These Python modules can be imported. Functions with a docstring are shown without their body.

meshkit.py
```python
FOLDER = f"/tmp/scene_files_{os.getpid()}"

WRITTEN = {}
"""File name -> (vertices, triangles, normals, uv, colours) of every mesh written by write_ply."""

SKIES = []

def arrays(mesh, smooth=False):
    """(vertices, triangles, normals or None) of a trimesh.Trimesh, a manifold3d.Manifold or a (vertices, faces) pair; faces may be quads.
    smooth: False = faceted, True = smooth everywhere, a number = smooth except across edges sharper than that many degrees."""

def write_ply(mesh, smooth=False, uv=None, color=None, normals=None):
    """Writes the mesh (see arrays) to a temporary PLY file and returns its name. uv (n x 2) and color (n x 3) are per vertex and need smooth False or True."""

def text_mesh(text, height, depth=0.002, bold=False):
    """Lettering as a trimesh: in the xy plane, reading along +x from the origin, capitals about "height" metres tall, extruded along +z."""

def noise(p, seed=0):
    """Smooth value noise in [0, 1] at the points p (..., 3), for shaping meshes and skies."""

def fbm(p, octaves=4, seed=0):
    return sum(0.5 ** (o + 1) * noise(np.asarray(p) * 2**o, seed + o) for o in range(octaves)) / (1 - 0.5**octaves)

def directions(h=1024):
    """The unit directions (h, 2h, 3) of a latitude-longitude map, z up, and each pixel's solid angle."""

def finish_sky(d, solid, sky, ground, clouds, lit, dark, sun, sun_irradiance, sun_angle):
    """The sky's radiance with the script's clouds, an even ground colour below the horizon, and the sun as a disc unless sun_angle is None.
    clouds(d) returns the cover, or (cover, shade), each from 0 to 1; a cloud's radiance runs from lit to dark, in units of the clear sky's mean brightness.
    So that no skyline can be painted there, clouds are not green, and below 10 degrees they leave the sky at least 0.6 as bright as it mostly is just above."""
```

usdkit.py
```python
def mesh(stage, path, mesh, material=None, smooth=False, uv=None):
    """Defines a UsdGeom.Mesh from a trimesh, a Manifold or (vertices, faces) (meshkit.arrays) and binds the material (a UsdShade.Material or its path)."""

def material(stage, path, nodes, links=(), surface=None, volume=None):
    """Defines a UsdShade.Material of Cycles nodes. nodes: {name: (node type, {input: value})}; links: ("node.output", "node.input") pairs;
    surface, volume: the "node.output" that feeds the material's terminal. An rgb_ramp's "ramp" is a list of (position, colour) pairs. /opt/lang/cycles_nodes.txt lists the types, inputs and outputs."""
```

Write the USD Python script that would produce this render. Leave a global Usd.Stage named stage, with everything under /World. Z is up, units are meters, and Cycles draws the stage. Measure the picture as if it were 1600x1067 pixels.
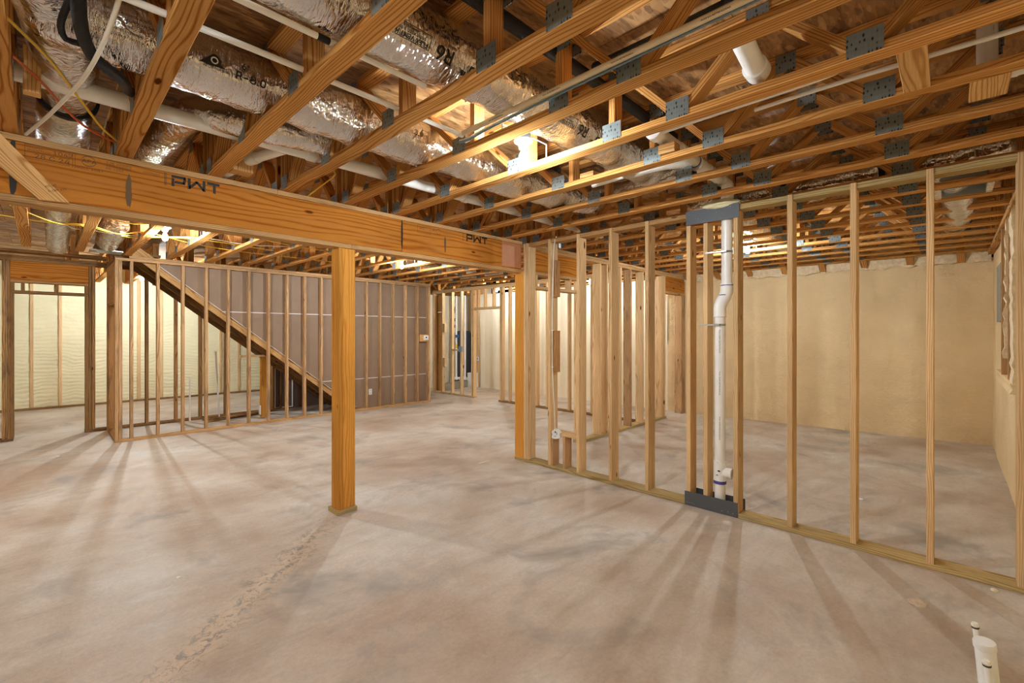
import math, random
import numpy as np, trimesh
import usdkit, meshkit
from pxr import Usd, UsdGeom, UsdShade, UsdLux, Gf, Sdf

stage = Usd.Stage.CreateInMemory()
UsdGeom.SetStageUpAxis(stage, UsdGeom.Tokens.z)
UsdGeom.SetStageMetersPerUnit(stage, 1.0)
UsdGeom.Xform.Define(stage, '/World')
UsdGeom.Scope.Define(stage, '/World/Looks')
RNG = random.Random(7)

# ------------------------------------------------------------------ camera, light levels, exposure
EXPOSURE = 0.58
BULB = 1500.0                       # emission of a bare bulb
EYE = 1.59
CA, SA = 0.71914, 0.694865         # the camera looks along (CA, SA) in the floor plane
cam = UsdGeom.Camera.Define(stage, '/World/camera')
cam.CreateFocalLengthAttr(15.9975)
cam.CreateHorizontalApertureAttr(36.0)
cam.CreateVerticalApertureAttr(24.0075)
cam.CreateVerticalApertureOffsetAttr(-0.2925)
cam.CreateClippingRangeAttr(Gf.Vec2f(0.05, 100))
cam.CreateExposureAttr(EXPOSURE)
cam.AddTransformOp().Set(Gf.Matrix4d(SA, -CA, 0, 0, 0, 0, 1, 0, -CA, -SA, 0, 0, 0, 0, EYE, 1))

# ------------------------------------------------------------------ materials
def lin(r, g, b):
    return tuple((c / 255 / 12.92) if c / 255 <= 0.04045 else ((c / 255 + 0.055) / 1.055) ** 2.4 for c in (r, g, b))

def look(name, nodes, links, surface='p.BSDF'):
    return usdkit.material(stage, '/World/Looks/' + name, nodes, links, surface=surface)

def plain(name, rgb, rough=0.5, metal=0.0, bump=0.0, bscale=60, var=0.0, vscale=6, **kw):
    n = {'p': ('principled_bsdf', {'base_color': lin(*rgb), 'roughness': rough, 'metallic': metal, **kw})}
    l = []
    if bump or var:
        n['tc'] = ('texture_coordinate', {})
    if bump:
        n['n'] = ('noise_texture', {'scale': bscale, 'detail': 2.0, 'roughness': 0.6})
        n['b'] = ('bump', {'strength': bump, 'distance': 0.01})
        l += [('tc.object', 'n.vector'), ('n.fac', 'b.height'), ('b.normal', 'p.normal')]
    if var:
        c = lin(*rgb)
        n['v'] = ('noise_texture', {'scale': vscale, 'detail': 3.0, 'roughness': 0.6})
        n['r'] = ('rgb_ramp', {'ramp': [(0.25, tuple(x * (1 - var) for x in c)), (0.75, tuple(min(1, x * (1 + var)) for x in c))]})
        l += [('tc.object', 'v.vector'), ('v.fac', 'r.fac'), ('r.color', 'p.base_color')]
    return look(name, n, l)

def wood(name, light, dark, knot=(92, 52, 22), ring=30.0, stretch=0.07, knots=0.7, contrast=1.0, rough=0.6, stain=None):
    """Flat-sawn lumber; x of the mesh's own coordinates runs along the board."""
    a, d = lin(*light), lin(*dark)
    m = tuple(x + (y - x) * 0.35 for x, y in zip(a, d))
    n = {
        'tc': ('texture_coordinate', {}),
        'm': ('mapping', {'scale': (stretch, 1, 1), 'location': (0, 0.031, 0.047)}),
        'mw': ('mapping', {'scale': (1.5, 9, 9)}),
        'nw': ('noise_texture', {'scale': 1.0, 'detail': 1.0, 'roughness': 0.5}),
        'vw': ('vector_math', {'math_type': 'multiply_add', 'vector2': (0, 0.055 * contrast, 0.055 * contrast)}),
        'w': ('wave_texture', {'wave_type': 'rings', 'rings_direction': 'x', 'profile': 'sine', 'scale': ring, 'distortion': 2.5 * contrast, 'detail': 1.0, 'detail_scale': 0.55, 'detail_roughness': 0.55}),
        'r': ('rgb_ramp', {'ramp': [(0.0, a), (0.45, a), (0.8, m), (1.0, d)]}),
        'mf': ('mapping', {'scale': (1.5, 60, 60)}),
        'nf': ('noise_texture', {'scale': 5.0, 'detail': 2.0, 'roughness': 0.65}),
        'rf': ('rgb_ramp', {'ramp': [(0.3, (0.80, 0.80, 0.80)), (0.7, (1.1, 1.1, 1.1))]}),
        'x1': ('mix', {'mix_type': 'multiply', 'fac': 0.8}),
        'mt': ('mapping', {'scale': (0.8, 4, 4)}),
        'nt': ('noise_texture', {'scale': 1.3, 'detail': 1.0}),
        'rt': ('rgb_ramp', {'ramp': [(0.3, (0.86, 0.83, 0.80)), (0.7, (1.1, 1.1, 1.1))]}),
        'x2': ('mix', {'mix_type': 'multiply', 'fac': 1.0}),
        'mk': ('mapping', {'scale': (3.2, 9.5, 9.5)}),
        'k': ('voronoi_texture', {'scale': 1.0, 'feature': 'f1'}),
        'ks': ('separate_color', {}),
        'kr': ('map_range', {'from_min': 0.0, 'from_max': 1.0, 'to_min': 0.0, 'to_max': 0.5}),
        'ka': ('math', {'math_type': 'add'}),
        'kc': ('rgb_ramp', {'ramp': [(0.0, (1, 1, 1)), (0.13 * knots + 0.02, (1, 1, 1)), (0.2 * knots + 0.03, (0, 0, 0)), (1.0, (0, 0, 0))]}),
        'kb': ('rgb_to_bw', {}),
        'x3': ('mix', {'mix_type': 'mix', 'color2': lin(*knot)}),
        'oi': ('object_info', {}),
        'ov': ('map_range', {'to_min': 0.86, 'to_max': 1.1}),
        'h': ('hsv', {'saturation': 1.0}),
        'p': ('principled_bsdf', {'roughness': 0.9, 'specular_ior_level': 0.0}),
    }
    l = [('tc.object', 'm.vector'), ('tc.object', 'mw.vector'), ('mw.vector', 'nw.vector'), ('nw.color', 'vw.vector1'), ('m.vector', 'vw.vector3'), ('vw.vector', 'w.vector'), ('w.fac', 'r.fac'), ('tc.object', 'mf.vector'), ('mf.vector', 'nf.vector'), ('nf.fac', 'rf.fac'),
         ('r.color', 'x1.color1'), ('rf.color', 'x1.color2'), ('tc.object', 'mt.vector'), ('mt.vector', 'nt.vector'), ('nt.fac', 'rt.fac'), ('x1.color', 'x2.color1'), ('rt.color', 'x2.color2'),
         ('tc.object', 'mk.vector'), ('mk.vector', 'k.vector'), ('k.color', 'ks.color'), ('ks.r', 'kr.value'), ('k.distance', 'ka.value1'), ('kr.result', 'ka.value2'), ('ka.value', 'kc.fac'), ('kc.color', 'kb.color'), ('kb.val', 'x3.fac'), ('x2.color', 'x3.color1'),
         ('oi.random', 'ov.value'), ('ov.result', 'h.value'), ('x3.color', 'h.color')]
    last = 'h.color'
    if stain:
        n['ms'] = ('mapping', {'scale': (1.2, 6, 6)})
        n['ns'] = ('noise_texture', {'scale': 1.6, 'detail': 3.0, 'roughness': 0.7})
        n['rs'] = ('rgb_ramp', {'ramp': [(0.52, (0, 0, 0)), (0.68, (0.75, 0.75, 0.75))]})
        n['bs'] = ('rgb_to_bw', {})
        n['xs'] = ('mix', {'mix_type': 'mix', 'color2': lin(*stain)})
        l += [('tc.object', 'ms.vector'), ('ms.vector', 'ns.vector'), ('ns.fac', 'rs.fac'), ('rs.color', 'bs.color'), ('bs.val', 'xs.fac'), (last, 'xs.color1')]
        last = 'xs.color'
    l.append((last, 'p.base_color'))
    return look(name, n, l)

M = {}
M['truss'] = wood('truss_pine', (216, 162, 98), (168, 108, 50), ring=26, contrast=1.2)
M['web'] = wood('web_pine', (208, 154, 92), (154, 98, 46), ring=30)
M['stud'] = wood('stud_spruce', (232, 200, 154), (206, 162, 110), knot=(112, 66, 34), ring=30, knots=0.85)
M['stud2'] = wood('stud_weathered', (206, 168, 124), (164, 122, 82), knot=(70, 42, 24), ring=30, knots=0.8, stain=(130, 106, 82))
M['stud3'] = wood('stud_aged', (198, 152, 102), (150, 106, 66), knot=(58, 36, 20), ring=30, stain=(112, 90, 68))
M['treated'] = wood('treated_pine', (206, 182, 130), (164, 138, 88), knot=(84, 60, 30), ring=30, stain=(156, 142, 106))
M['lvl'] = wood('laminated_veneer', (200, 132, 58), (166, 96, 36), knot=(110, 56, 22), ring=9, stretch=0.05, knots=0.75, contrast=1.6, stain=(186, 124, 62))
M['post'] = wood('post_timber', (224, 160, 76), (202, 134, 56), knot=(96, 50, 20), ring=18, knots=0.75)
M['plate'] = wood('plate_pine', (212, 172, 122), (170, 126, 78), ring=30, stain=(156, 122, 84))
M['dark_wood'] = wood('dark_plate_pine', (158, 122, 82), (116, 86, 54), ring=30, stain=(90, 70, 54))
M['block'] = wood('block_pine', (230, 186, 128), (190, 140, 82), ring=30)

def osb():
    n, l = {'tc': ('texture_coordinate', {}), 'p': ('principled_bsdf', {'roughness': 0.6})}, []
    for i, (rot, sc) in enumerate((((0, 0, 0.25), (9, 34, 9)), ((0, 0, 1.9), (11, 40, 9)), ((0, 0, -0.7), (8, 30, 9)))):
        n[f'm{i}'] = ('mapping', {'rotation': rot, 'scale': sc})
        n[f'v{i}'] = ('voronoi_texture', {'scale': 1.0, 'metric': 'manhattan', 'randomness': 1.0})
        n[f's{i}'] = ('separate_color', {})
        l += [('tc.object', f'm{i}.vector'), (f'm{i}.vector', f'v{i}.vector'), (f'v{i}.color', f's{i}.color')]
    n['a'] = ('mix_float', {'fac': 0.5}); n['a2'] = ('mix_float', {'fac': 0.4})
    n['r'] = ('rgb_ramp', {'ramp': [(0.05, lin(98, 68, 38)), (0.35, lin(150, 108, 66)), (0.6, lin(182, 136, 86)), (0.95, lin(212, 168, 116))]})
    l += [('s0.r', 'a.a'), ('s1.r', 'a.b'), ('a.result', 'a2.a'), ('s2.r', 'a2.b'), ('a2.result', 'r.fac'), ('r.color', 'p.base_color')]
    return look('oriented_strand_board', n, l)
M['osb'] = osb()

def foil(name, across, base=0.74, rough=0.13, strength=0.9):
    sc = {'a': (1, 0.22, 0.22), 'b': (0.22, 1, 0.22)}[across]
    return look(name, {
        'tc': ('texture_coordinate', {}),
        'm': ('mapping', {'scale': sc}),
        'n1': ('noise_texture', {'scale': 75.0, 'detail': 2.0, 'roughness': 0.6, 'distortion': 1.2}),
        'n2': ('noise_texture', {'scale': 14.0, 'detail': 1.0, 'roughness': 0.5, 'distortion': 1.5}),
        'm1': ('math', {'math_type': 'multiply_add', 'value2': 0.55}),
        'm2': ('math', {'math_type': 'multiply', 'value2': 1.0}),
        'b': ('bump', {'strength': strength, 'distance': 0.012}),
        'p': ('principled_bsdf', {'base_color': (base, base, base * 1.01), 'metallic': 1.0, 'roughness': rough})},
        [('tc.object', 'm.vector'), ('m.vector', 'n1.vector'), ('tc.object', 'n2.vector'), ('n2.fac', 'm2.value1'), ('n1.fac', 'm1.value1'), ('m2.value', 'm1.value3'), ('m1.value', 'b.height'), ('b.normal', 'p.normal')])
M['foil'] = foil('foil_jacket', 'a')
M['foil2'] = foil('foil_jacket_cross', 'b')

def concrete():
    # world position so that the trowel marks, damp stains and the crusted ridge keep their places on the slab
    dx, dy = -0.745, -0.667
    n = {
        'g': ('geometry', {}),
        'n1': ('noise_texture', {'scale': 0.75, 'detail': 4.0, 'roughness': 0.62, 'distortion': 0.2}),
        'r1': ('rgb_ramp', {'ramp': [(0.3, lin(178, 154, 132)), (0.5, lin(202, 188, 172)), (0.7, lin(220, 215, 206))]}),
        'm2': ('mapping', {'rotation': (0, 0, 0.55), 'scale': (1.0, 3.2, 1)}),
        'n2': ('noise_texture', {'scale': 1.9, 'detail': 6.0, 'roughness': 0.74, 'distortion': 0.5}),
        'r2': ('rgb_ramp', {'ramp': [(0.3, (0.78, 0.77, 0.75)), (0.48, (0.98, 0.98, 0.97)), (0.7, (1.1, 1.11, 1.12))]}),
        'x1': ('mix', {'mix_type': 'multiply', 'fac': 0.8}),
        'n3': ('noise_texture', {'scale': 38.0, 'detail': 2.0, 'roughness': 0.75}),
        'r3': ('rgb_ramp', {'ramp': [(0.3, (0.9, 0.9, 0.9)), (0.7, (1.06, 1.06, 1.06))]}),
        'x2': ('mix', {'mix_type': 'multiply', 'fac': 0.9}),
        # grey scuffs
        'n4': ('noise_texture', {'scale': 1.15, 'detail': 4.0, 'roughness': 0.68, 'distortion': 0.5}),
        'r4': ('rgb_ramp', {'ramp': [(0.54, (0, 0, 0)), (0.68, (0.7, 0.7, 0.7))]}),
        'b4': ('rgb_to_bw', {}),
        'x4': ('mix', {'mix_type': 'mix', 'color2': lin(150, 144, 136)}),
        # crusted ridge: distance to the line from (1.60,3.70) to (0.35,2.58)
        'pv': ('vector_math', {'math_type': 'subtract', 'vector2': (0.98, 3.14, 0)}),
        'da': ('vector_math', {'math_type': 'dot_product', 'vector2': (-dy, dx, 0)}),
        'dl': ('vector_math', {'math_type': 'dot_product', 'vector2': (dx, dy, 0)}),
        'nd': ('noise_texture', {'scale': 3.5, 'detail': 3.0, 'roughness': 0.7}),
        'nm': ('math', {'math_type': 'multiply_add', 'value2': 0.34, 'value3': -0.17}),
        'ad': ('math', {'math_type': 'add'}),
        'ab': ('math', {'math_type': 'absolute'}),
        'rg': ('map_range', {'from_min': 0.02, 'from_max': 0.17, 'to_min': 1.0, 'to_max': 0.0, 'clamp': True}),
        'al': ('math', {'math_type': 'absolute'}),
        'rl': ('map_range', {'from_min': 0.75, 'from_max': 1.25, 'to_min': 1.0, 'to_max': 0.0, 'clamp': True}),
        'mm': ('math', {'math_type': 'multiply'}),
        'nc': ('noise_texture', {'scale': 16.0, 'detail': 5.0, 'roughness': 0.8, 'distortion': 0.8}),
        'rc': ('rgb_ramp', {'ramp': [(0.42, lin(140, 132, 122)), (0.50, lin(208, 184, 156)), (0.62, lin(216, 194, 168))]}),
        'mf': ('math', {'math_type': 'multiply', 'value2': 0.8}),
        'x5': ('mix', {'mix_type': 'mix'}),
        'bh': ('math', {'math_type': 'multiply'}),
        'bs': ('math', {'math_type': 'multiply_add', 'value2': 0.25}),
        'b': ('bump', {'strength': 0.35, 'distance': 0.02}),
        'rr': ('map_range', {'from_min': 0.3, 'from_max': 0.7, 'to_min': 0.42, 'to_max': 0.72}),
        'p': ('principled_bsdf', {'specular_ior_level': 0.4}),
    }
    l = [('g.position', 'n1.vector'), ('n1.fac', 'r1.fac'), ('g.position', 'm2.vector'), ('m2.vector', 'n2.vector'), ('n2.fac', 'r2.fac'), ('r1.color', 'x1.color1'), ('r2.color', 'x1.color2'),
         ('g.position', 'n3.vector'), ('n3.fac', 'r3.fac'), ('x1.color', 'x2.color1'), ('r3.color', 'x2.color2'),
         ('g.position', 'n4.vector'), ('n4.fac', 'r4.fac'), ('r4.color', 'b4.color'), ('b4.val', 'x4.fac'), ('x2.color', 'x4.color1'),
         ('g.position', 'pv.vector1'), ('pv.vector', 'da.vector1'), ('pv.vector', 'dl.vector1'), ('g.position', 'nd.vector'), ('nd.fac', 'nm.value1'), ('da.value', 'ad.value1'), ('nm.value', 'ad.value2'), ('ad.value', 'ab.value1'), ('ab.value', 'rg.value'),
         ('dl.value', 'al.value1'), ('al.value', 'rl.value'), ('rg.result', 'mm.value1'), ('rl.result', 'mm.value2'), ('g.position', 'nc.vector'), ('nc.fac', 'rc.fac'), ('mm.value', 'mf.value1'), ('mf.value', 'x5.fac'), ('x4.color', 'x5.color1'), ('rc.color', 'x5.color2'),
         ('x5.color', 'p.base_color'), ('mm.value', 'bh.value1'), ('nc.fac', 'bh.value2'), ('n3.fac', 'bs.value1'), ('bh.value', 'bs.value3'), ('bs.value', 'b.height'), ('b.normal', 'p.normal'), ('n2.fac', 'rr.value'), ('rr.result', 'p.roughness')]
    return look('concrete_slab', n, l)
M['concrete'] = concrete()
M['foam'] = plain('spray_foam_tan', (230, 204, 160), 0.8, specular_ior_level=0.0, bump=1.0, bscale=26, var=0.08, vscale=1.2)
M['foam_pale'] = plain('spray_foam_pale', (240, 232, 194), 0.75, specular_ior_level=0.0, bump=0.5, bscale=18, var=0.07, vscale=1.5)
M['foam_white'] = plain('spray_foam_white', (240, 228, 200), 0.75, specular_ior_level=0.0, bump=0.3, bscale=18, var=0.06, vscale=1.5)
M['foam_crust'] = plain('foam_crust', (232, 212, 178), 0.8, specular_ior_level=0.0, bump=0.8, bscale=40, var=0.2, vscale=18)
M['sheath'] = plain('fibreboard_brown', (146, 122, 100), 0.7, bump=0.1, bscale=120, var=0.09, vscale=3)
M['sheath_dark'] = plain('fibreboard_dark', (104, 80, 68), 0.7, var=0.1, vscale=3)
M['seam'] = plain('white_seam_tape', (214, 206, 204), 0.5)
M['pvc'] = plain('pvc_white', (248, 248, 246), 0.28, var=0.04, vscale=9)
M['pvc_old'] = plain('pvc_handled', (240, 238, 228), 0.32, var=0.08, vscale=7)
M['cpvc'] = plain('cpvc_cream', (226, 214, 186), 0.3)
M['black'] = plain('black_insulation', (20, 20, 22), 0.6, bump=0.3, bscale=150)
M['ink'] = plain('black_ink', (38, 32, 26), 0.6)
M['ink_brown'] = plain('brown_ink', (92, 60, 26), 0.6)
M['spray_paint'] = plain('grey_spray_paint', (104, 76, 38), 0.6)
M['purple'] = plain('purple_primer', (74, 74, 150), 0.4)
M['rubber'] = plain('rubber_seal', (84, 76, 72), 0.5)
M['steel_guard'] = plain('painted_steel_guard', (84, 88, 94), 0.5, metal=0.0, var=0.08, vscale=12)
M['yellow'] = plain('yellow_cable', (236, 198, 70), 0.4)
M['white_cable'] = plain('white_cable', (226, 220, 204), 0.4)
M['orange'] = plain('orange_cable', (196, 92, 44), 0.4)
M['blue_cable'] = plain('blue_grey_cable', (118, 146, 170), 0.35)
M['plastic_white'] = plain('white_plastic', (240, 240, 238), 0.35)
M['plastic_blue'] = plain('blue_plastic', (52, 92, 156), 0.35)
M['grey_box'] = plain('grey_box', (132, 146, 156), 0.45)
M['dark_metal'] = plain('dark_duct_mouth', (34, 44, 46), 0.5, metal=0.4)
M['galv'] = look('galvanised_plate', {
    'tc': ('texture_coordinate', {}), 'm': ('mapping', {'scale': (1.0, 0.0, 0.55), 'location': (0, 0.00694, 0)}),
    'v': ('voronoi_texture', {'scale': 72.0, 'randomness': 0.3}),
    'r': ('rgb_ramp', {'ramp': [(0.0, lin(34, 36, 36)), (0.30, lin(44, 46, 46)), (0.40, lin(122, 130, 130)), (1, lin(138, 146, 146))]}),
    
    'p': ('principled_bsdf', {'metallic': 0.4, 'roughness': 0.45})},
    [('tc.object', 'm.vector'), ('m.vector', 'v.vector'), ('v.distance', 'r.fac'), ('r.color', 'p.base_color')])
M['galv_plain'] = plain('galvanised_strap', (170, 176, 176), 0.4, metal=0.7)
M['tank'] = plain('dark_tank', (58, 60, 66), 0.45)
M['cinder'] = plain('grey_block', (146, 140, 124), 0.8, bump=0.5, bscale=80, var=0.12, vscale=20)
for _n, _f in (('bulb', 1.0), ('bulb_dim', 0.6), ('bulb_mid', 0.8), ('bulb_bright', 1.7), ('bulb_low', 0.5)):
    M[_n] = look(_n + '_glow', {'e': ('emission', {'color': (0.86, 0.95, 1.0), 'strength': BULB * _f})}, [], surface='e.emission')
M['porcelain'] = plain('white_porcelain', (246, 246, 244), 0.25)
M['copper'] = plain('copper_pipe', (190, 110, 70), 0.3, metal=1.0)
M['sawdust'] = plain('sawdust', (226, 206, 182), 0.9, bump=0.8, bscale=90, var=0.2, vscale=60)
M['plywood_pink'] = plain('primer_patch', (200, 140, 104), 0.7, var=0.08, vscale=14)

# ------------------------------------------------------------------ builders
USED, MAT4 = {}, {}
def free(parent, name):
    k = USED.get((parent, name), -1) + 1
    USED[(parent, name)] = k
    return name if k == 0 else f'{name}_{k:03d}'

def gf(m):
    return Gf.Matrix4d(*[float(x) for x in np.asarray(m).T.ravel()])

def tag(prim, label=None, cat=None, group=None, kind=None):
    for k, v in (('label', label), ('category', cat), ('group', group), ('kind', kind)):
        if v:
            prim.SetCustomDataByKey(k, v)

def thing(name, label=None, cat=None, loc=(0, 0, 0), group=None, kind=None):
    p = '/World/' + free('/World', name)
    x = UsdGeom.Xform.Define(stage, p)
    m = np.eye(4); m[:3, 3] = loc
    x.AddTransformOp().Set(gf(m))
    MAT4[p] = m
    tag(x.GetPrim(), label, cat, group, kind)
    return p

def frame(o, xd, zd=(0, 0, 1)):
    x = np.asarray(xd, float); x = x / np.linalg.norm(x)
    z = np.asarray(zd, float); z = z - x * (z @ x)
    if np.linalg.norm(z) < 1e-6:
        z = np.array([1.0, 0, 0]) - x * x[0]
    z /= np.linalg.norm(z)
    m = np.eye(4)
    m[:3, 0], m[:3, 1], m[:3, 2], m[:3, 3] = x, np.cross(z, x), z, o
    return m

def put(parent, name, mesh, mat, fr=None, smooth=False, label=None, cat=None, group=None, kind=None):
    """mesh in world space; becomes one Mesh prim under parent, its own axes given by fr."""
    if hasattr(mesh, 'vertices'):
        v, f = np.asarray(mesh.vertices, float), np.asarray(mesh.faces)
    else:
        v, f = np.asarray(mesh[0], float), np.asarray(mesh[1])
    pm = MAT4.get(parent, np.eye(4))
    if parent == '/World' and fr is None:
        fr = np.eye(4); fr[:3, 3] = [v[:, 0].mean(), v[:, 1].mean(), v[:, 2].min()]
    base = pm if fr is None else fr
    inv = np.linalg.inv(base)
    loc = v @ inv[:3, :3].T + inv[:3, 3]
    path = parent + '/' + free(parent, name)
    g = usdkit.mesh(stage, path, (loc, f), M[mat] if isinstance(mat, str) else mat, smooth)
    MAT4[path] = base
    if fr is not None:
        g.AddTransformOp().Set(gf(np.linalg.inv(pm) @ fr))
    tag(g.GetPrim(), label, cat, group, kind)
    return path

def prism(poly, d):
    """polygon (k x 3 points, in order) swept along vector d -> closed mesh"""
    p = np.asarray(poly, float); k = len(p)
    v = np.vstack([p, p + np.asarray(d, float)])
    f = []
    for i in range(1, k - 1):
        f += [[0, i + 1, i], [k, k + i, k + i + 1]]
    for i in range(k):
        j = (i + 1) % k
        f += [[i, j, k + j], [i, k + j, k + i]]
    f = np.array(f)
    m = trimesh.Trimesh(v, f, process=False)
    if m.volume < 0:
        f = f[:, ::-1]
    return v, f

def rnd_origin(m, length):
    """slides the board's own origin along and across itself: another stretch of log for every board"""
    m = m.copy()
    off = np.array([RNG.uniform(-40, 40), RNG.uniform(-0.03, 0.03), RNG.uniform(-0.05, 0.05)])
    m[:3, 3] += m[:3, :3] @ off
    return m

def board(parent, name, p0, p1, w, t, mat, up=(0, 0, 1), ch=0.003, **kw):
    """lumber from p0 to p1 (centre line), width w, thickness t (along up), eased edges"""
    p0, p1 = np.asarray(p0, float), np.asarray(p1, float)
    L = np.linalg.norm(p1 - p0)
    F = frame(p0, p1 - p0, up)
    y, z = w / 2, t / 2
    o = [(-y + ch, -z), (y - ch, -z), (y, -z + ch), (y, z - ch), (y - ch, z), (-y + ch, z), (-y, z - ch), (-y, -z + ch)]
    poly = np.array([(0, a, b) for a, b in o]) @ F[:3, :3].T + p0
    return put(parent, name, prism(poly, p1 - p0), mat, rnd_origin(F, L), **kw)

def box(parent, name, lo, hi, mat, axis=0, **kw):
    """lumber-like box given by two corners; its grain runs along axis"""
    lo, hi = np.asarray(lo, float), np.asarray(hi, float)
    c, d = (lo + hi) / 2, hi - lo
    p0, p1 = c.copy(), c.copy(); p0[axis] = lo[axis]; p1[axis] = hi[axis]
    if axis == 2:
        return board(parent, name, p0, p1, d[1], d[0], mat, up=(1, 0, 0), ch=min(0.003, d.min() / 4), **kw)
    if axis == 0:
        return board(parent, name, p0, p1, d[1], d[2], mat, ch=min(0.003, d.min() / 4), **kw)
    return board(parent, name, p0, p1, d[0], d[2], mat, ch=min(0.003, d.min() / 4), **kw)

def bx(lo, hi):
    m = trimesh.creation.box(bounds=[np.minimum(lo, hi), np.maximum(lo, hi)])
    return np.asarray(m.vertices), np.asarray(m.faces)

def join(*ms):
    vs, fs, n = [], [], 0
    for v, f in ms:
        vs.append(np.asarray(v)); fs.append(np.asarray(f) + n); n += len(v)
    return np.vstack(vs), np.vstack(fs)

def smooth_path(pts, step=0.04):
    """Catmull-Rom through the points"""
    p = np.asarray(pts, float)
    if len(p) == 2:
        n = max(2, int(np.linalg.norm(p[1] - p[0]) / step))
        return p[0] + (p[1] - p[0]) * np.linspace(0, 1, n + 1)[:, None]
    q = np.vstack([2 * p[0] - p[1], p, 2 * p[-1] - p[-2]])
    out = []
    for i in range(1, len(q) - 2):
        n = max(2, int(np.linalg.norm(q[i + 1] - q[i]) / step))
        t = np.linspace(0, 1, n, endpoint=False)[:, None]
        a, b, c, d = q[i - 1], q[i], q[i + 1], q[i + 2]
        out.append(0.5 * (2 * b + (c - a) * t + (2 * a - 5 * b + 4 * c - d) * t ** 2 + (-a + 3 * b - 3 * c + d) * t ** 3))
    return np.vstack(out + [p[-1:]])

def tube(path, r, seg=12, caps=True):
    p = np.asarray(path, float); n = len(p)
    r = np.broadcast_to(np.asarray(r, float), (n,))
    tg = np.gradient(p, axis=0); tg /= np.maximum(np.linalg.norm(tg, axis=1, keepdims=True), 1e-9)
    ref = np.array([0, 0, 1.0]) if abs(tg[0][2]) < 0.9 else np.array([1.0, 0, 0])
    u = np.cross(tg[0], ref); u /= np.linalg.norm(u)
    ang = np.arange(seg) / seg * 2 * math.pi
    v = []
    for i in range(n):
        u = u - tg[i] * (u @ tg[i]); u /= np.linalg.norm(u)
        w = np.cross(tg[i], u)
        v.append(p[i] + r[i] * (np.cos(ang)[:, None] * u + np.sin(ang)[:, None] * w))
    v = np.vstack(v)
    f = []
    for i in range(n - 1):
        for j in range(seg):
            a, b = i * seg + j, i * seg + (j + 1) % seg
            f += [[a, b, b + seg], [a, b + seg, a + seg]]
    if caps:
        v = np.vstack([v, p[0], p[-1]])
        for j in range(seg):
            f += [[j, len(v) - 2, (j + 1) % seg], [(n - 1) * seg + j, (n - 1) * seg + (j + 1) % seg, len(v) - 1]]
    return v, np.array(f)

def lathe(profile, o, axis=(0, 0, 1), seg=24):
    """profile of (radius, height) pairs round axis at o"""
    F = frame(o, axis)
    ang = np.arange(seg) / seg * 2 * math.pi
    v = np.array([F[:3, 3] + F[:3, 0] * h + r * (math.cos(t) * F[:3, 1] + math.sin(t) * F[:3, 2]) for r, h in profile for t in ang])
    f = []
    for i in range(len(profile) - 1):
        for j in range(seg):
            a, b = i * seg + j, i * seg + (j + 1) % seg
            f += [[a, b, b + seg], [a, b + seg, a + seg]]
    k = len(profile)
    v = np.vstack([v, F[:3, 3] + F[:3, 0] * profile[0][1], F[:3, 3] + F[:3, 0] * profile[-1][1]])
    for j in range(seg):
        f += [[j, len(v) - 2, (j + 1) % seg], [(k - 1) * seg + j, (k - 1) * seg + (j + 1) % seg, len(v) - 1]]
    f = np.array(f)
    if trimesh.Trimesh(v, f, process=False).volume < 0:
        f = f[:, ::-1]
    return v, f

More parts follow.
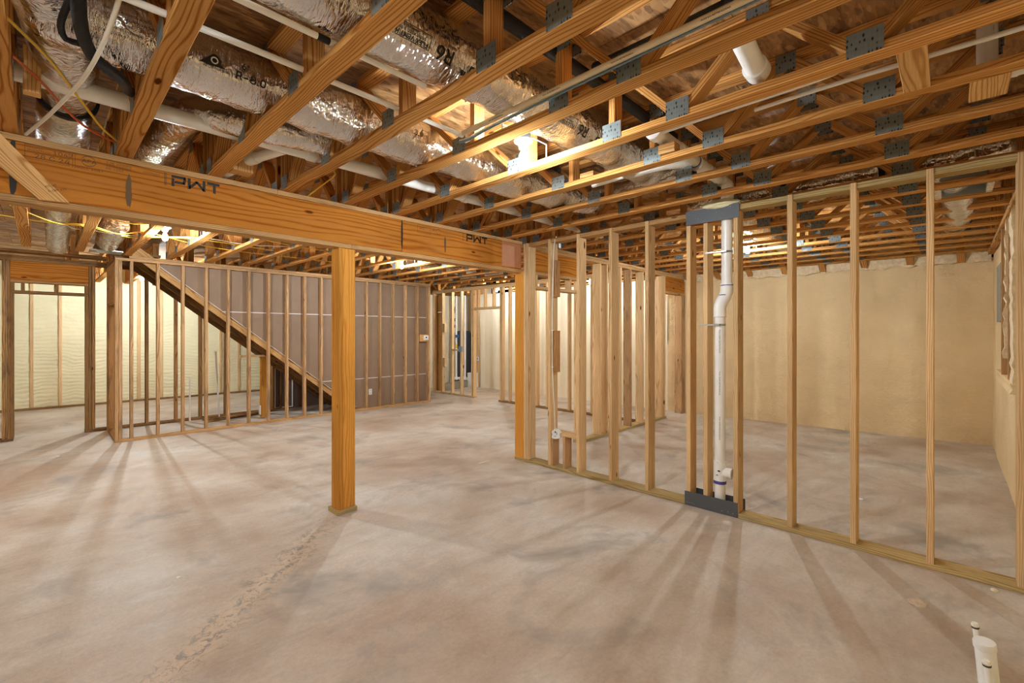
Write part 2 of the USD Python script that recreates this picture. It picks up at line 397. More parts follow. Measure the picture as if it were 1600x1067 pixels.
def cyl(p0, p1, r, seg=20):
    p0, p1 = np.asarray(p0, float), np.asarray(p1, float)
    return lathe([(r, 0), (r, np.linalg.norm(p1 - p0))], p0, p1 - p0, seg)

def duct(path, r, seed=0, seg=40, step=0.03, sag=0.0):
    """insulated flexible duct: a wrinkled, slightly sagging sleeve"""
    p = smooth_path(path, step)
    v, f = tube(p, r, seg, caps=True)
    n = len(p)
    body = v[:n * seg].reshape(n, seg, 3)
    c = p[:, None, :]
    d = body - c
    s = np.concatenate([[0], np.cumsum(np.linalg.norm(np.diff(p, axis=0), axis=1))])
    a = np.arange(seg) / seg * 2 * math.pi
    q = np.stack([s[:, None] * 9 + 0 * a, np.cos(a) * 2.2 + 0 * s[:, None], np.sin(a) * 2.2 + 0 * s[:, None]], -1)
    q2 = np.stack([s[:, None] * 34 + 0 * a, np.cos(a) * 3 + 0 * s[:, None], np.sin(a) * 3 + 0 * s[:, None]], -1)
    k = 1 + 0.16 * (meshkit.fbm(q, 3, seed) - 0.5) + 0.09 * (meshkit.fbm(q2, 2, seed + 9) - 0.5)
    slow = np.stack([s * 2.2, 0 * s, 0 * s], -1)
    k = k * (1 + 0.14 * (meshkit.noise(slow, seed + 4) - 0.5))[:, None]
    v[:n * seg] = (c + d * k[..., None]).reshape(-1, 3)
    return v, f

def words(text, o, xd, yd, height, depth=0.0006, bold=False, squash=1.0):
    m = meshkit.text_mesh(text, height, depth, bold)
    v = np.asarray(m.vertices) * [squash, 1, 1]
    x, y = np.asarray(xd, float), np.asarray(yd, float)
    z = np.cross(x, y)
    return np.asarray(o) + v[:, :1] * x + v[:, 1:2] * y + v[:, 2:] * z, np.asarray(m.faces)

def wrap(mesh, a0, cb, cz, r, th, flip=False):
    """lays flat lettering (x, y, z from the xy plane) on a duct that runs along +a: centre (cb, cz), th = angle below the horizontal, on the side of low b"""
    v, f = np.asarray(mesh.vertices), np.asarray(mesh.faces)
    x, y, z = v.T
    if flip:
        x, y = -x, -y
    t = th - y / r
    R = r + z
    return np.stack([a0 + x, cb - R * np.cos(t), cz - R * np.sin(t)], -1), f

ZT = 2.73          # underside of the trusses
ZO = 3.138         # underside of the subfloor
TD = ZO - ZT
W4, W6, T2 = 0.089, 0.140, 0.038
GAP, A0 = 0.5055, 0.372

# ------------------------------------------------------------------ floor, subfloor, foamed walls
XL, XR, YN, YF = -4.0, 9.45, -0.45, 13.95
put('/World', 'floor', bx((XL - .1, YN - .1, -0.12), (XR + .1, YF + .1, 0.0)), 'concrete', label='bare concrete basement slab with grey scuffs and a crusted dirt ridge', cat='floor', kind='structure')

ceil = thing('ceiling', 'strand board subfloor seen between the trusses', 'ceiling', kind='structure')
ny = int((YF - YN) / 1.22) + 1
for j in range(ny):
    y0 = YN + 1.22 * j
    x0 = XL - (1.22 if j % 2 else 0)
    while x0 < XR:
        lo, hi = max(x0, XL) + .0015, min(x0 + 2.44, XR) - .0015
        if hi - lo > .1:
            p = put(ceil, 'strand_board_panel', bx((lo, y0 + .0015, ZO), (hi, min(y0 + 1.22, YF) - .0015, ZO + .018)), 'osb', rnd_origin(np.eye(4), 1))
        x0 += 2.44

for (x, y, q) in ((2.05, 2.33, .9), (1.78, 2.42, .8), (2.55, .93, .8), (3.05, .95, .8), (2.3, 1.18, .7), (.93, 2.24, .8), (1.05, 2.12, .8), (3.2, .3, .8), (1.3, 1.7, .7), (2.85, 2.5, .8), (.2, 1.95, .8), (3.55, .62, .8)):
    put(ceil, 'stamp', words('APA', (x, y, ZO - .0002), (1, 0, 0), (0, -1, 0), .026 * q, bold=True, squash=1.3), 'ink')
    put(ceil, 'stamp', words('RATED STURD-I-FLOOR', (x - .03, y + .022, ZO - .0002), (1, 0, 0), (0, -1, 0), .011 * q), 'ink')
    put(ceil, 'stamp', words('EXPOSURE 1 23/32', (x - .03, y - .045, ZO - .0002), (1, 0, 0), (0, -1, 0), .011 * q), 'ink')

def grid_wall(name, label, p00, u, v, nu, nv, relief, mat, thick, n, parent=None):
    """a wall of foam: a relief on its room side, flat behind. u, v full edge vectors, n unit normal into the room"""
    p00, u, v, n = (np.asarray(x, float) for x in (p00, u, v, n))
    S, T = np.meshgrid(np.linspace(0, 1, nu), np.linspace(0, 1, nv), indexing='ij')
    P = p00 + S[..., None] * u + T[..., None] * v
    P = P + relief(S * np.linalg.norm(u), T * np.linalg.norm(v))[..., None] * n
    front = P.reshape(-1, 3)
    f = []
    for i in range(nu - 1):
        a = i * nv + np.arange(nv - 1)
        f.append(np.stack([a, a + nv, a + nv + 1], 1)); f.append(np.stack([a, a + nv + 1, a + 1], 1))
    f = np.vstack(f)
    if np.cross(u, v) @ n < 0:
        f = f[:, ::-1]
    back = [p00 - n * thick, p00 + u - n * thick, p00 + u + v - n * thick, p00 + v - n * thick]
    bv, bf = prism(back, n * thick * 0.7)
    ret = put('/World', name, join((front, f), (bv, bf)), mat, smooth=True, label=label, cat='wall', kind='structure')
    return ret

def lumps(amp, sc, seed, ripple=0.0):
    def g(s, t):
        q = np.stack([s * sc, t * sc * (2.2 if ripple else 1), 0 * s], -1)
        h = amp * (meshkit.fbm(q, 5, seed) - 0.5) * 2
        if ripple:
            w = t * 40 + 9 * meshkit.fbm(np.stack([s * 2.6, t * 2.0, 0 * s], -1), 4, seed + 3)
            band = 0.3 + 0.7 * np.clip(meshkit.noise(np.stack([s * 3, t * 2, 0 * s], -1), seed + 8), 0, 1)
            h = h + ripple * (np.abs(np.sin(w)) ** 0.6 - 0.5) * band * np.clip(1.35 - t / 2.4, 0.25, 1)
        return h
    return g

# rear wall of the right-hand room: runs a little out of square
_k = 0.33 / 4.4
def rear_a(b):
    return 9.27 - _k * b if b < 4.2 else 9.27 - _k * 4.2
HW = 2.66
wb = grid_wall('wall_back', 'tan spray-foamed rear wall behind the open stud partition', (rear_a(-.5), -.5, 0), (rear_a(4.2) - rear_a(-.5), 4.7, 0), (0, 0, HW), 150, 90, lumps(.026, 3.4, 3), 'foam', .25, (-1, -.07, 0))
wb2 = grid_wall('wall_back', 'pale spray-foamed rear wall seen through the far studs', (rear_a(4.2), 4.2, 0), (0, 5.75, 0), (0, 0, 2.72), 130, 60, lumps(.012, 2.6, 5), 'foam_white', .25, (-1, 0, 0))
grid_wall('wall_back', 'white wall closing the utility corner', (9.36, 9.95, 0), (0, 3.95, 0), (0, 0, ZO), 60, 50, lumps(.010, 2.6, 6), 'foam_white', .08, (-1, 0, 0))
wr = grid_wall('wall_right', 'foamed side wall at the right edge with ragged foam strips', (-4.1, -.42, 0), (13.5, 0, 0), (0, 0, ZO), 200, 70, lumps(.012, 2.6, 11), 'foam', .2, (0, 1, 0))
wl = grid_wall('wall_left', 'pale ribbed spray foam wall of the rear left room', (-4.1, 13.74, 0), (13.6, 0, 0), (0, 0, ZO), 420, 250, lumps(.012, 2.5, 21, ripple=.016), 'foam_pale', .2, (0, -1, 0))
grid_wall('wall_near', 'foamed side wall left of the view', (-4.0, -.5, 0), (0, 14.4, 0), (0, 0, ZO), 80, 30, lumps(.012, 2.6, 31), 'foam', .2, (1, 0, 0))
# rim above the foamed rear wall: foam packed between blocks
rim = thing('rim_foam', 'ragged foam packed along the top of the rear wall under the trusses', 'foam', (9.2, 1.9, 2.6), kind='structure')
def ragged(y0, y1, seed):
    n = int((y1 - y0) / .03)
    ys = np.linspace(y0, y1, n)
    k = 7
    V = []
    for i, y in enumerate(ys):
        a = rear_a(y)
        for j in range(k):
            t = j / (k - 1)
            z = 2.60 + .54 * t
            dep = .03 + .05 * math.sin(t * 3.1) + .06 * meshkit.fbm(np.array([[y * 9, t * 5, seed]]), 4, seed)[0] - .03
            if t < .3:
                z += .035 * (meshkit.fbm(np.array([[y * 13, 3.3, seed]]), 3, seed + 1)[0] - .5) * 2
            V.append((a - dep - .01, y, z))
    f = []
    for i in range(n - 1):
        for j in range(k - 1):
            q = i * k + j
            f += [[q, q + 1, q + k + 1], [q, q + k + 1, q + k]]
    return np.array(V), np.array(f)
put(rim, 'foam_crust', ragged(-.4, 4.1, 2), 'foam_crust', smooth=True)
for y in np.arange(-.1, 4.1, .55):
    a = rear_a(y)
    board(rim, 'rim_block', (a - .02, y, 2.62), (a - .42, y + .02, 2.98), W4, T2, 'web', up=(0, 0, 1))

# studs buried in the rear left foam wall
for i, x in enumerate((-.135, .285, .70, 1.14, 1.595, 2.02, 2.44, 2.85, 3.26, 3.68)):
    board(wl, 'stud', (x, 13.742, .04), (x, 13.742, 3.1), .05 if i != 4 else .07, .06, 'stud', up=(0, 1, 0))
board(wl, 'bottom_plate', (-3.9, 13.70, .0195), (9.0, 13.70, .0195), W4, T2, 'dark_wood')

# ragged opening and framing on the side wall at the right
def strip(parent, name, x0, x1, z0, z1, d, mat, seed, axis=2):
    n = 30
    V, f = [], []
    for i in range(n + 1):
        z = z0 + (z1 - z0) * i / n
        e0 = .022 * (meshkit.noise(np.array([[z * 14, 0.5, seed]]), seed)[0] - .5)
        e1 = .03 * (meshkit.noise(np.array([[z * 17, 9.5, seed]]), seed + 2)[0] - .5)
        dd = d * (.6 + .8 * meshkit.noise(np.array([[z * 22, 4.5, seed]]), seed + 4)[0])
        V += [(x0 + e0, -.42, z), (x0 + e0, -.42 + dd, z), (x1 + e1, -.42 + dd * .8, z), (x1 + e1, -.42, z)]
    for i in range(n):
        for j in range(4):
            a, b = i * 4 + j, i * 4 + (j + 1) % 4
            f += [[a, b, b + 4], [a, b + 4, a + 4]]
    f += [[0, 2, 1], [0, 3, 2], [n * 4, n * 4 + 1, n * 4 + 2], [n * 4, n * 4 + 2, n * 4 + 3]]
    v, f = np.array(V), np.array(f)
    if trimesh.Trimesh(v, f, process=False).volume < 0:
        f = f[:, ::-1]
    return put(parent, name, (v, f), mat, smooth=40)
strip(wr, 'foam_strip', 6.35, 6.62, 1.35, 2.95, .06, 'foam_crust', 3)
strip(wr, 'foam_strip', 5.72, 6.15, 1.15, 2.85, .05, 'foam_crust', 5)
strip(wr, 'foam_strip', 5.95, 8.0, 1.05, 1.16, .045, 'foam', 7)
box(wr, 'block_pier', (7.35, -.44, 1.72), (7.90, -.385, 2.37), 'cinder', axis=2)
board(wr, 'window_stud', (6.95, -.40, 1.16), (6.95, -.40, 2.9), T2, .06, 'stud2', up=(0, 1, 0))
board(wr, 'window_stud', (6.25, -.40, 1.16), (6.25, -.40, 2.9), T2, .05, 'stud2', up=(0, 1, 0))
board(wr, 'rim_board', (4.4, -.39, 2.70), (9.1, -.39, 2.70), .05, .06, 'stud3', up=(0, 1, 0))

# ------------------------------------------------------------------ floor trusses
def truss(k, b0, b1, joints, posts, diags, label, group, rich=True):
    a = A0 + GAP * k
    t = thing('floor_truss', label, 'floor truss', (a, (b0 + b1) / 2, ZT), group)
    jit = RNG.uniform(-.004, .004)
    board(t, 'bottom_chord', (a, b0, ZT + T2 / 2), (a, b1, ZT + T2 / 2), W4, T2, 'truss')
    board(t, 'top_chord', (a, b0, ZO - T2 / 2 - .001), (a, b1, ZO - T2 / 2 - .001), W4, T2, 'truss')
    zl, zh = ZT + T2, ZO - T2 - .001
    h = W4 / 2 - .002
    for b in posts:
        v, f = prism([(a - h, b - T2 / 2, zl), (a + h, b - T2 / 2, zl), (a + h, b + T2 / 2, zl), (a - h, b + T2 / 2, zl)], (0, 0, zh - zl))
        put(t, 'post', (v, f), 'web', rnd_origin(frame((a, b, zl), (0, 0, 1), (1, 0, 0)), 1))
    for (c, d) in diags:              # foot on the bottom chord at c, head under the top chord at d
        s = abs(zh - zl) / math.hypot(d - c, zh - zl)
        w = T2 / 2 / s
        v, f = prism([(a - h, c - w, zl), (a - h, c + w, zl), (a - h, d + w, zh), (a - h, d - w, zh)], (2 * h, 0, 0))
        put(t, 'diagonal_web', (v, f), 'web', rnd_origin(frame((a, c, zl), (0, d - c, zh - zl), (1, 0, 0)), 1))
    for (b, low) in joints:
        z0, z1 = (ZT + .005, ZT + .105) if low else (ZO - .105, ZO - .006)
        w = .062 if low else .05
        for s in ((-1, 1) if rich else (-1,)):
            x = a + s * (W4 / 2 + .001)
            v, f = bx((x - .0008, b - w, z0), (x + .0008, b + w, z1))
            put(t, 'connector_plate', (v, f), 'galv', frame((x, b, z0), (0, 1, 0), (0, 0, 1)))
    return t

ORD = ['leftmost', 'second', 'third', 'fourth', 'fifth', 'sixth', 'seventh', 'eighth', 'ninth', 'tenth', 'eleventh', 'twelfth', 'thirteenth', 'fourteenth', 'fifteenth', 'sixteenth', 'seventeenth', 'eighteenth', 'nineteenth']
def nth(k):
    return ORD[k]
NJ = [(.257, 1), (1.05, 1), (1.45, 1), (2.25, 1), (3.05, 1), (3.80, 1), (.66, 0), (1.42, 0), (2.14, 0), (2.66, 0), (3.45, 0), (-.14, 0)]
ND = [(.235, -.12), (.28, .64), (1.03, .68), (1.07, 1.385), (2.27, 2.63), (3.03, 2.69), (3.07, 3.43), (3.735, 3.47)]
NP = [-.36, 1.45, 2.125, 3.80, 3.865]
FJ = [(4.02, 1), (4.75, 1), (5.55, 1), (6.35, 1), (7.15, 1), (7.95, 1), (8.66, 1), (4.38, 0), (5.15, 0), (7.55, 0), (8.3, 0)]
FD = [(4.07, 4.36), (4.73, 4.40), (4.77, 5.13), (5.53, 5.17), (7.17, 7.53), (7.93, 7.57), (7.97, 8.28), (8.61, 8.32)]
FP = [3.985, 5.62, 6.3, 7.08, 8.70]
TJ = [(10.6, 1), (11.6, 1), (12.6, 1)]
TDG = [(10.58, 10.15), (10.62, 11.08), (11.58, 11.12), (11.62, 12.08), (12.58, 12.12), (12.62, 13.1)]
for k in range(-2, 18):
    n = nth(k) if k >= 0 else None
    if k >= 0:
        wh = 'over the near floor' if k <= 7 else 'over the right-hand foamed room'
        truss(k, -.40, 3.905, NJ, NP, ND, f'open-web pine truss {wh}, {n} of those meeting the beam', 'floor trusses on the near side of the beam')
    else:
        truss(k, -.40, 3.905, NJ, NP, ND, ('pine truss just outside the left edge, nearer the frame', 'pine truss farthest outside the left edge')[-1 - k], 'floor trusses on the near side of the beam')
    if k >= -1:
        truss(k, 3.955, 8.74, FJ, FP, FD, f'open-web pine truss beyond the beam, {nth(k + 1)} from the left', 'floor trusses beyond the beam', rich=False)
    if k >= 0:
        truss(k, 9.90, 13.72, TJ, [9.93, 13.6], TDG, f'open-web pine truss over the rear rooms, {n} from the left', 'floor trusses over the rear rooms', rich=False)

# ------------------------------------------------------------------ main beam with its prints
B0, B1 = 3.842, 3.982
beam = thing('support_beam', 'deep laminated veneer beam with stamped prints carrying the trusses across the room', 'beam', (1.5, 3.91, 2.342))
board(beam, 'bottom_plate', (-3.9, 3.912, 2.361), (1.92, 3.912, 2.361), W6, T2, 'plate')
board(beam, 'bottom_plate', (1.9215, 3.912, 2.361), (4.15, 3.912, 2.361), W6, T2, 'plate')
LF = B0 + .006
for i in range(3):
    y0 = LF + .0445 * i
    for (s, e) in (((-3.9, -.118), (-.112, 2.438), (2.444, 4.145)) if i == 0 else ((-3.9, 4.145),)):
        box(beam, 'veneer_ply', (s, y0, 2.3805), (e, y0 + .044, 2.6885), 'lvl', axis=0)
board(beam, 'top_plate', (-3.9, 3.912, 2.7085), (1.3, 3.912, 2.7085), W6, T2, 'plate')
board(beam, 'top_plate', (1.3015, 3.912, 2.7085), (4.16, 3.912, 2.7085), W6, T2, 'plate')
XA, ZA = (1, 0, 0), (0, 0, 1)
yi = LF - .0002
def ink(name, *ms, mat='ink_brown'):
    put(beam, name, join(*ms), mat)
def rule(a0, a1, z0, z1):
    return bx((a0, yi - .0006, z0), (a1, yi, z1))
def rect(a0, a1, z0, z1, w=.0022):
    return join(rule(a0, a1, z1 - w, z1), rule(a0, a1, z0, z0 + w), rule(a0, a0 + w, z0, z1), rule(a1 - w, a1, z0, z1))
ink('grade_stamp', rect(-.066, .119, 2.602, 2.684), rule(-.066, .119, 2.642, 2.644), rule(.132, .134, 2.598, 2.684), rule(.143, .145, 2.598, 2.684),
    words('PACIFIC', (-.058, yi, 2.666), XA, ZA, .011), words('WOODTECH', (-.058, yi, 2.650), XA, ZA, .011, squash=1.1), words('1047', (.046, yi, 2.654), XA, ZA, .020, squash=1.3),
    words('28 C 24', (-.03, yi, 2.612), XA, ZA, .026, squash=1.1), words('MILL 1047', (.148, yi, 2.601), XA, ZA, .014, squash=1.25))
th = np.linspace(0.35, math.pi - .35, 12)
def arc(a, z, rx, rz, sgn):
    P = [(a + rx * math.cos(t), z + sgn * rz * math.sin(t)) for t in th]
    return join(*[prism([(x0, yi - .0006, z0 - .0022), (x1, yi - .0006, z1 - .0022), (x1, yi - .0006, z1 + .0022), (x0, yi - .0006, z0 + .0022)], (0, .0006, 0)) for (x0, z0), (x1, z1) in zip(P[:-1], P[1:])])
ink('round_stamp', words('APA', (.173, yi, 2.645), XA, ZA, .019, bold=True, squash=1.3), arc(.205, 2.654, .033, .030, 1), arc(.205, 2.654, .033, .030, -1))
ink('fine_print', words('2.0E 2900Fb', (.284, yi, 2.664), XA, ZA, .013, squash=1.15), words('ASTM D5456', (.284, yi, 2.646), XA, ZA, .013, squash=1.1), words('PR-L233', (.284, yi, 2.628), XA, ZA, .013, squash=1.1), words('0650607', (.47, yi, 2.650), XA, ZA, .012, squash=1.2))
def logo(a, z, s):
    """slanted square capitals P W T: strokes as parallelograms"""
    def st(x0, z0, x1, z1, x2, z2, x3, z3):
        return prism([(a + x * s, yi - .0006, z + q * s) for x, q in ((x0, z0), (x1, z1), (x2, z2), (x3, z3))], (0, .0006, 0))
    return join(
        st(0, 0, .2, 0, .2, .72, 0, .72), st(0, 1, 0, .76, 1.0, .76, 1.05, 1), st(.82, .35, 1.0, .3, 1.1, .9, .92, .95), st(.2, .3, .25, .52, .92, .52, .95, .3),
        st(1.2, 1, 1.42, 1, 1.42, .05, 1.2, 0), st(1.3, .28, 1.36, .0, 2.0, .72, 1.85, .86), st(1.75, .8, 1.98, .86, 2.5, .2, 2.4, .0), st(2.35, 1, 2.57, 1, 2.57, 0, 2.35, .05),
        st(2.72, 1, 2.72, .76, 3.72, .76, 3.72, 1), st(3.18, .76, 3.4, .76, 3.4, 0, 3.18, .05))
ink('maker_stamp', logo(.622, 2.600, .0765), rule(.584, .587, 2.596, 2.684), rule(.592, .594, 2.596, 2.684), mat='ink')
ink('maker_stamp', logo(3.26, 2.605, .083), rule(3.21, 3.213, 2.596, 2.684), mat='ink')
ink('faint_stamp', rect(2.62, 2.78, 2.60, 2.68), words('28 C', (2.64, yi, 2.64), XA, ZA, .02), words('MILL', (2.80, yi, 2.645), XA, ZA, .018), arc(2.88, 2.645, .03, .028, 1), arc(2.88, 2.645, .03, .028, -1))
def blot(a, z, w, h, seed):
    t = np.linspace(0, 2 * math.pi, 26, endpoint=False)
    r = .75 + .5 * meshkit.fbm(np.stack([np.cos(t) * 2, np.sin(t) * 2, 0 * t + seed], -1), 3, seed)
    P = np.stack([a + w * r * np.cos(t), 0 * t + yi - .0006, z + h * r * np.sin(t)], -1)
    return prism(P, (0, .0006, 0))
ink('paint_mark', blot(.396, 2.515, .016, .10, 2), mat='spray_paint')
ink('paint_mark', blot(2.965, 2.53, .011, .085, 5), mat='spray_paint')
ink('joint_line', blot(-.112, 2.55, .016, .17, 6), mat='ink')
ink('joint_line', blot(2.441, 2.55, .010, .15, 8), mat='ink')
box(beam, 'primer_patch', (3.812, LF - .001, 2.395), (4.135, LF, 2.688), 'plywood_pink')
# diagonal brace nailed over the beam
br = thing('brace_board', 'flat pine brace nailed slantwise across the left end of the beam', 'board', (-.05, 3.82, 2.37))
vp = [(-.46, 3.843, 3.06), (-.58, 3.843, 2.95), (-.008, 3.843, 2.366), (.118, 3.843, 2.372)]
put(br, 'board', prism(vp, (0, -.038, 0)), 'block', rnd_origin(frame((-.5, 3.82, 3.0), (.55, 0, -.62), (0, 1, 0)), 1))
put(br, 'grade_stamp', join(words('KD-HT', (.018, 3.8046, 2.44), (.85, 0, .35), (-.35, 0, .85), .012), words('S-DRY 225', (.03, 3.8046, 2.415), (.85, 0, .35), (-.35, 0, .85), .012)), 'ink')

# timber post under the beam
po = thing('support_post', 'amber built-up timber post standing under the beam', 'post', (1.885, 3.92, 0))
board(po, 'base_plate', (1.79, 3.933, .0195), (1.975, 3.933, .0195), .18, T2, 'treated')
box(po, 'edge_board', (1.806, 3.846, .0395), (1.846, 3.99, 2.3405), 'post', axis=2)
box(po, 'post_timber', (1.847, 3.864, .0395), (1.966, 3.985, 2.3405), 'post', axis=2)

# ------------------------------------------------------------------ the open stud partition at the right
PA = 4.158
pw = thing('stud_partition', 'open stud wall of pale 2x6 studs running to the right edge', 'stud wall', (PA + .07, 1.8, 0))
board(pw, 'bottom_plate', (PA + .07, -.40, .0195), (PA + .07, 1.318, .0195), W6, T2, 'treated')
board(pw, 'bottom_plate', (PA + .07, 1.786, .0195), (PA + .07, 3.97, .0195), W6, T2, 'treated')
board(pw, 'top_plate', (PA + .077, -.40, 2.677), (PA + .077, 1.70, 2.677), W6 - .012, .044, 'treated')
board(pw, 'top_plate', (PA + .077, 1.7015, 2.677), (PA + .077, 4.02, 2.677), W6 - .012, .044, 'plate')
def pstud(b, z0=.039, z1=2.697, mat='stud', name='stud', d=W6, a0=PA):
    return box(pw, name, (a0, b - T2 / 2, z0), (a0 + d, b + T2 / 2, z1), mat, axis=2)
for b in (3.80, 3.76, 3.41, 2.998, 2.582, 2.167, .931, .522, .105, -.31):
    pstud(b)
pstud(1.751, z1=2.58); pstud(1.596, z1=2.58); pstud(1.339, z1=2.652)
box(pw, 'corner_post', (PA + .002, 3.822, .039), (PA + .14, 3.968, 2.34), 'post', axis=2)
# blocks that carry the outlet
pstud(3.372, z0=.039, z1=.44, mat='stud2', name='cripple', d=.12)
pstud(3.19, z0=.039, z1=.40, mat='stud2', name='cripple', d=.12)
box(pw, 'sill_block', (PA + .01, 3.02, .402), (PA + .13, 3.39, .44), 'stud', axis=1)
for z0, z1 in ((1.13, 1.62), (2.02, 2.45)):
    box(pw, 'nailing_block', (PA + .045, 3.35, z0), (PA + .135, 3.39, z1), 'stud3', axis=2)
# steel stud guards
def guard(name, lo, hi, dots):
    g = put(pw, name, bx(lo, hi), 'steel_guard', rnd_origin(np.eye(4), 1), label='dark grey steel guard plate')
    if dots:
        put(g, 'nail', join(*[lathe([(.004, 0), (.003, .0015), (.0005, .002)], (lo[0], y, z), (-1, 0, 0), 8) for y, z in dots]), 'galv_plain', kind='stuff')
guard('stud_guard', (PA - .004, 1.322, .002), (PA - .001, 1.784, .13), [(1.76, .03), (1.74, .028), (1.72, .03), (1.70, .026), (1.45, .03), (1.40, .035), (1.36, .03)])
guard('stud_guard', (PA + .141, 1.305, .002), (PA + .144, 1.784, .132), [])
guard('stud_guard', (PA - .004, 1.31, 2.585), (PA - .001, 1.772, 2.712), [(1.74, 2.68), (1.68, 2.63), (1.66, 2.63), (1.5, 2.66), (1.38, 2.69)])
box(pw, 'nail_plate', (PA + .10, 3.345, 2.60), (PA + .142, 3.349, 2.69), 'galv_plain', axis=0, label='small galvanised nail plate near the top of a stud')

# bearing wall in line with the beam, right of the partition
bw = thing('bearing_wall', 'stud wall with two headers continuing the line of the beam to the rear wall', 'stud wall', (6.7, 3.9, 0))
y0, y1 = 3.842, 3.982
for z in (2.6715, 2.7105):
    board(bw, 'top_plate', (4.30, 3.912, z), (6.7, 3.912, z), W6, T2, 'plate')
    board(bw, 'top_plate', (6.7015, 3.912, z), (9.05, 3.912, z), W6, T2, 'plate')
for (s, e) in ((4.302, 5.36), (8.10, 8.96)):
    box(bw, 'header_ply', (s, 3.848, 2.381), (e, 3.892, 2.652), 'lvl', axis=0)
    box(bw, 'header_ply', (s, 3.8925, 2.381), (e, 3.936, 2.652), 'lvl', axis=0)
    board(bw, 'header_plate', (s, 3.912, 2.361), (e, 3.912, 2.361), W6, T2, 'plate')
for (s, e) in ((4.302, 5.36),):
    board(bw, 'flat_header', (s, 3.912, 2.18), (e, 3.912, 2.18), W6, T2, 'stud')
    for a in (4.42, 4.80, 5.14):
        box(bw, 'cripple', (a, y0, 2.2), (a + T2, y0 + W4, 2.341), 'stud', axis=2)
board(bw, 'bottom_plate', (5.40, 3.912, .0195), (8.14, 3.912, .0195), W6, T2, 'treated')
for a in (5.42, 5.46, 5.90, 6.09, 6.50, 6.82, 7.23, 7.65, 7.98, 8.06):
    box(bw, 'stud', (a, y0, .039), (a + T2, y1, 2.651), 'stud' if a != 6.82 else 'stud2', axis=2)
box(bw, 'jack_stud', (8.80, y0, .0), (8.84, y1, 2.341), 'stud2', axis=2)
box(bw, 'jack_stud', (8.842, y0, .0), (8.96, y1, 2.341), 'stud2', axis=2)

# far partition with the utility doorway
uw = thing('utility_partition', 'far stud wall with a doorway in front of the bright utility corner', 'stud wall', (7.42, 7, 0))
UA = 7.37
board(uw, 'bottom_plate', (UA + .045, 8.40, .0195), (UA + .045, 10.12, .0195), W4, T2, 'stud')
board(uw, 'bottom_plate', (UA + .045, 4.1, .0195), (UA + .045, 7.56, .0195), W4, T2, 'dark_wood')
for z in (2.6715, 2.7105):
    board(uw, 'top_plate', (UA + .045, 4.02, z), (UA + .045, 10.12, z), W4, T2, 'stud')
for b in (10.09, 9.70, 9.30, 8.93, 8.51, 8.44, 7.50, 7.45, 7.22, 6.80, 6.40, 6.12, 5.55, 5.0, 4.6, 4.2):
    box(uw, 'stud', (UA, b - T2 / 2, .039), (UA + W4, b + T2 / 2, 2.651), 'stud', axis=2)
box(uw, 'door_header', (UA, 7.52, 2.16), (UA + W4, 8.42, 2.215), 'stud', axis=1)
for b in (7.75, 8.05, 8.3):
    box(uw, 'cripple', (UA, b - T2 / 2, 2.216), (UA + W4, b + T2 / 2, 2.651), 'stud', axis=2)
box(uw, 'cross_block', (UA, 8.95, 1.14), (UA + W4, 9.28, 1.18), 'stud', axis=1)
for z in (.72, 1.62):
    box(uw, 'side_block', (UA + .01, 9.60, z), (UA + W4, 9.68, z + .22), 'stud', axis=2)

# ------------------------------------------------------------------ wall beside the stairs and the doorway at the left
SB = 8.70
sw = thing('stair_wall', 'long stud wall at the back with brown fibreboard behind its studs', 'stud wall', (3.5, 8.75, 0))
board(sw, 'bottom_plate', (.743, SB + .045, .0195), (3.2, SB + .045, .0195), W4, T2, 'plate')
board(sw, 'bottom_plate', (3.2015, SB + .045, .0195), (6.285, SB + .045, .0195), W4, T2, 'plate')
for z, ends in ((2.6705, (.743, 1.9, 4.0, 6.285)), (2.7095, (.90, 2.6, 3.27, 6.285))):
    for s, e in zip(ends[:-1], ends[1:]):
        board(sw, 'top_plate', (s + .001, SB + .045, z), (e - .001, SB + .045, z), W4, T2, 'stud2')
def sstud(a, y=SB, d=W4, mat='stud2', z1=2.651, t=T2, name='stud'):
    return box(sw, name, (a - t / 2, y, .039), (a + t / 2, y + d, z1), mat, axis=2)
sstud(.763); sstud(.803)
for k in range(17):
    sstud(.93 + .3133 * k)
sstud(6.235); sstud(6.268, t=.02, mat='stud')
# brown sheets on the back of the studs, cut along the stair
def l1(a):
    return 2.70 - .789 * (a - 1.158)
def sheet(a0, a1, z0, z1):
    """rectangle clipped to the part above the stair line"""
    P = [(a0, z0), (a1, z0), (a1, z1), (a0, z1)]
    out = []
    for i in range(4):
        p, q = P[i], P[(i + 1) % 4]
        dp, dq = p[1] - l1(p[0]), q[1] - l1(q[0])
        if dp >= 0:
            out.append(p)
        if (dp >= 0) != (dq >= 0):
            s = dp / (dp - dq)
            out.append((p[0] + s * (q[0] - p[0]), p[1] + s * (q[1] - p[1])))
    if len(out) < 3:
        return
    put(sw, 'fibreboard_sheet', prism([(x, SB + .0905, z) for x, z in out], (0, .006, 0)), 'sheath', rnd_origin(np.eye(4), 1), label='brown fibreboard sheet')
for (z0, z1, cuts) in ((.002, .645, (1.0, 4.06, 6.29)), (.652, 1.946, (1.0, 2.81, 5.0, 6.29)), (1.954, 2.72, (.95, 1.9, 3.8, 6.29))):
    for s, e in zip(cuts[:-1], cuts[1:]):
        sheet(s + .002, e - .002, z0, z1)
for z, s in ((.6485, 3.76), (1.95, 2.11)):
    put(sw, 'seam_tape', bx((s, SB + .0890, z - .009), (6.285, SB + .0905, z + .009)), 'seam')
p0, p1 = np.array((1.158, SB + .0895, l1(1.158) + .004)), np.array((4.5, SB + .0895, l1(4.5) + .004))
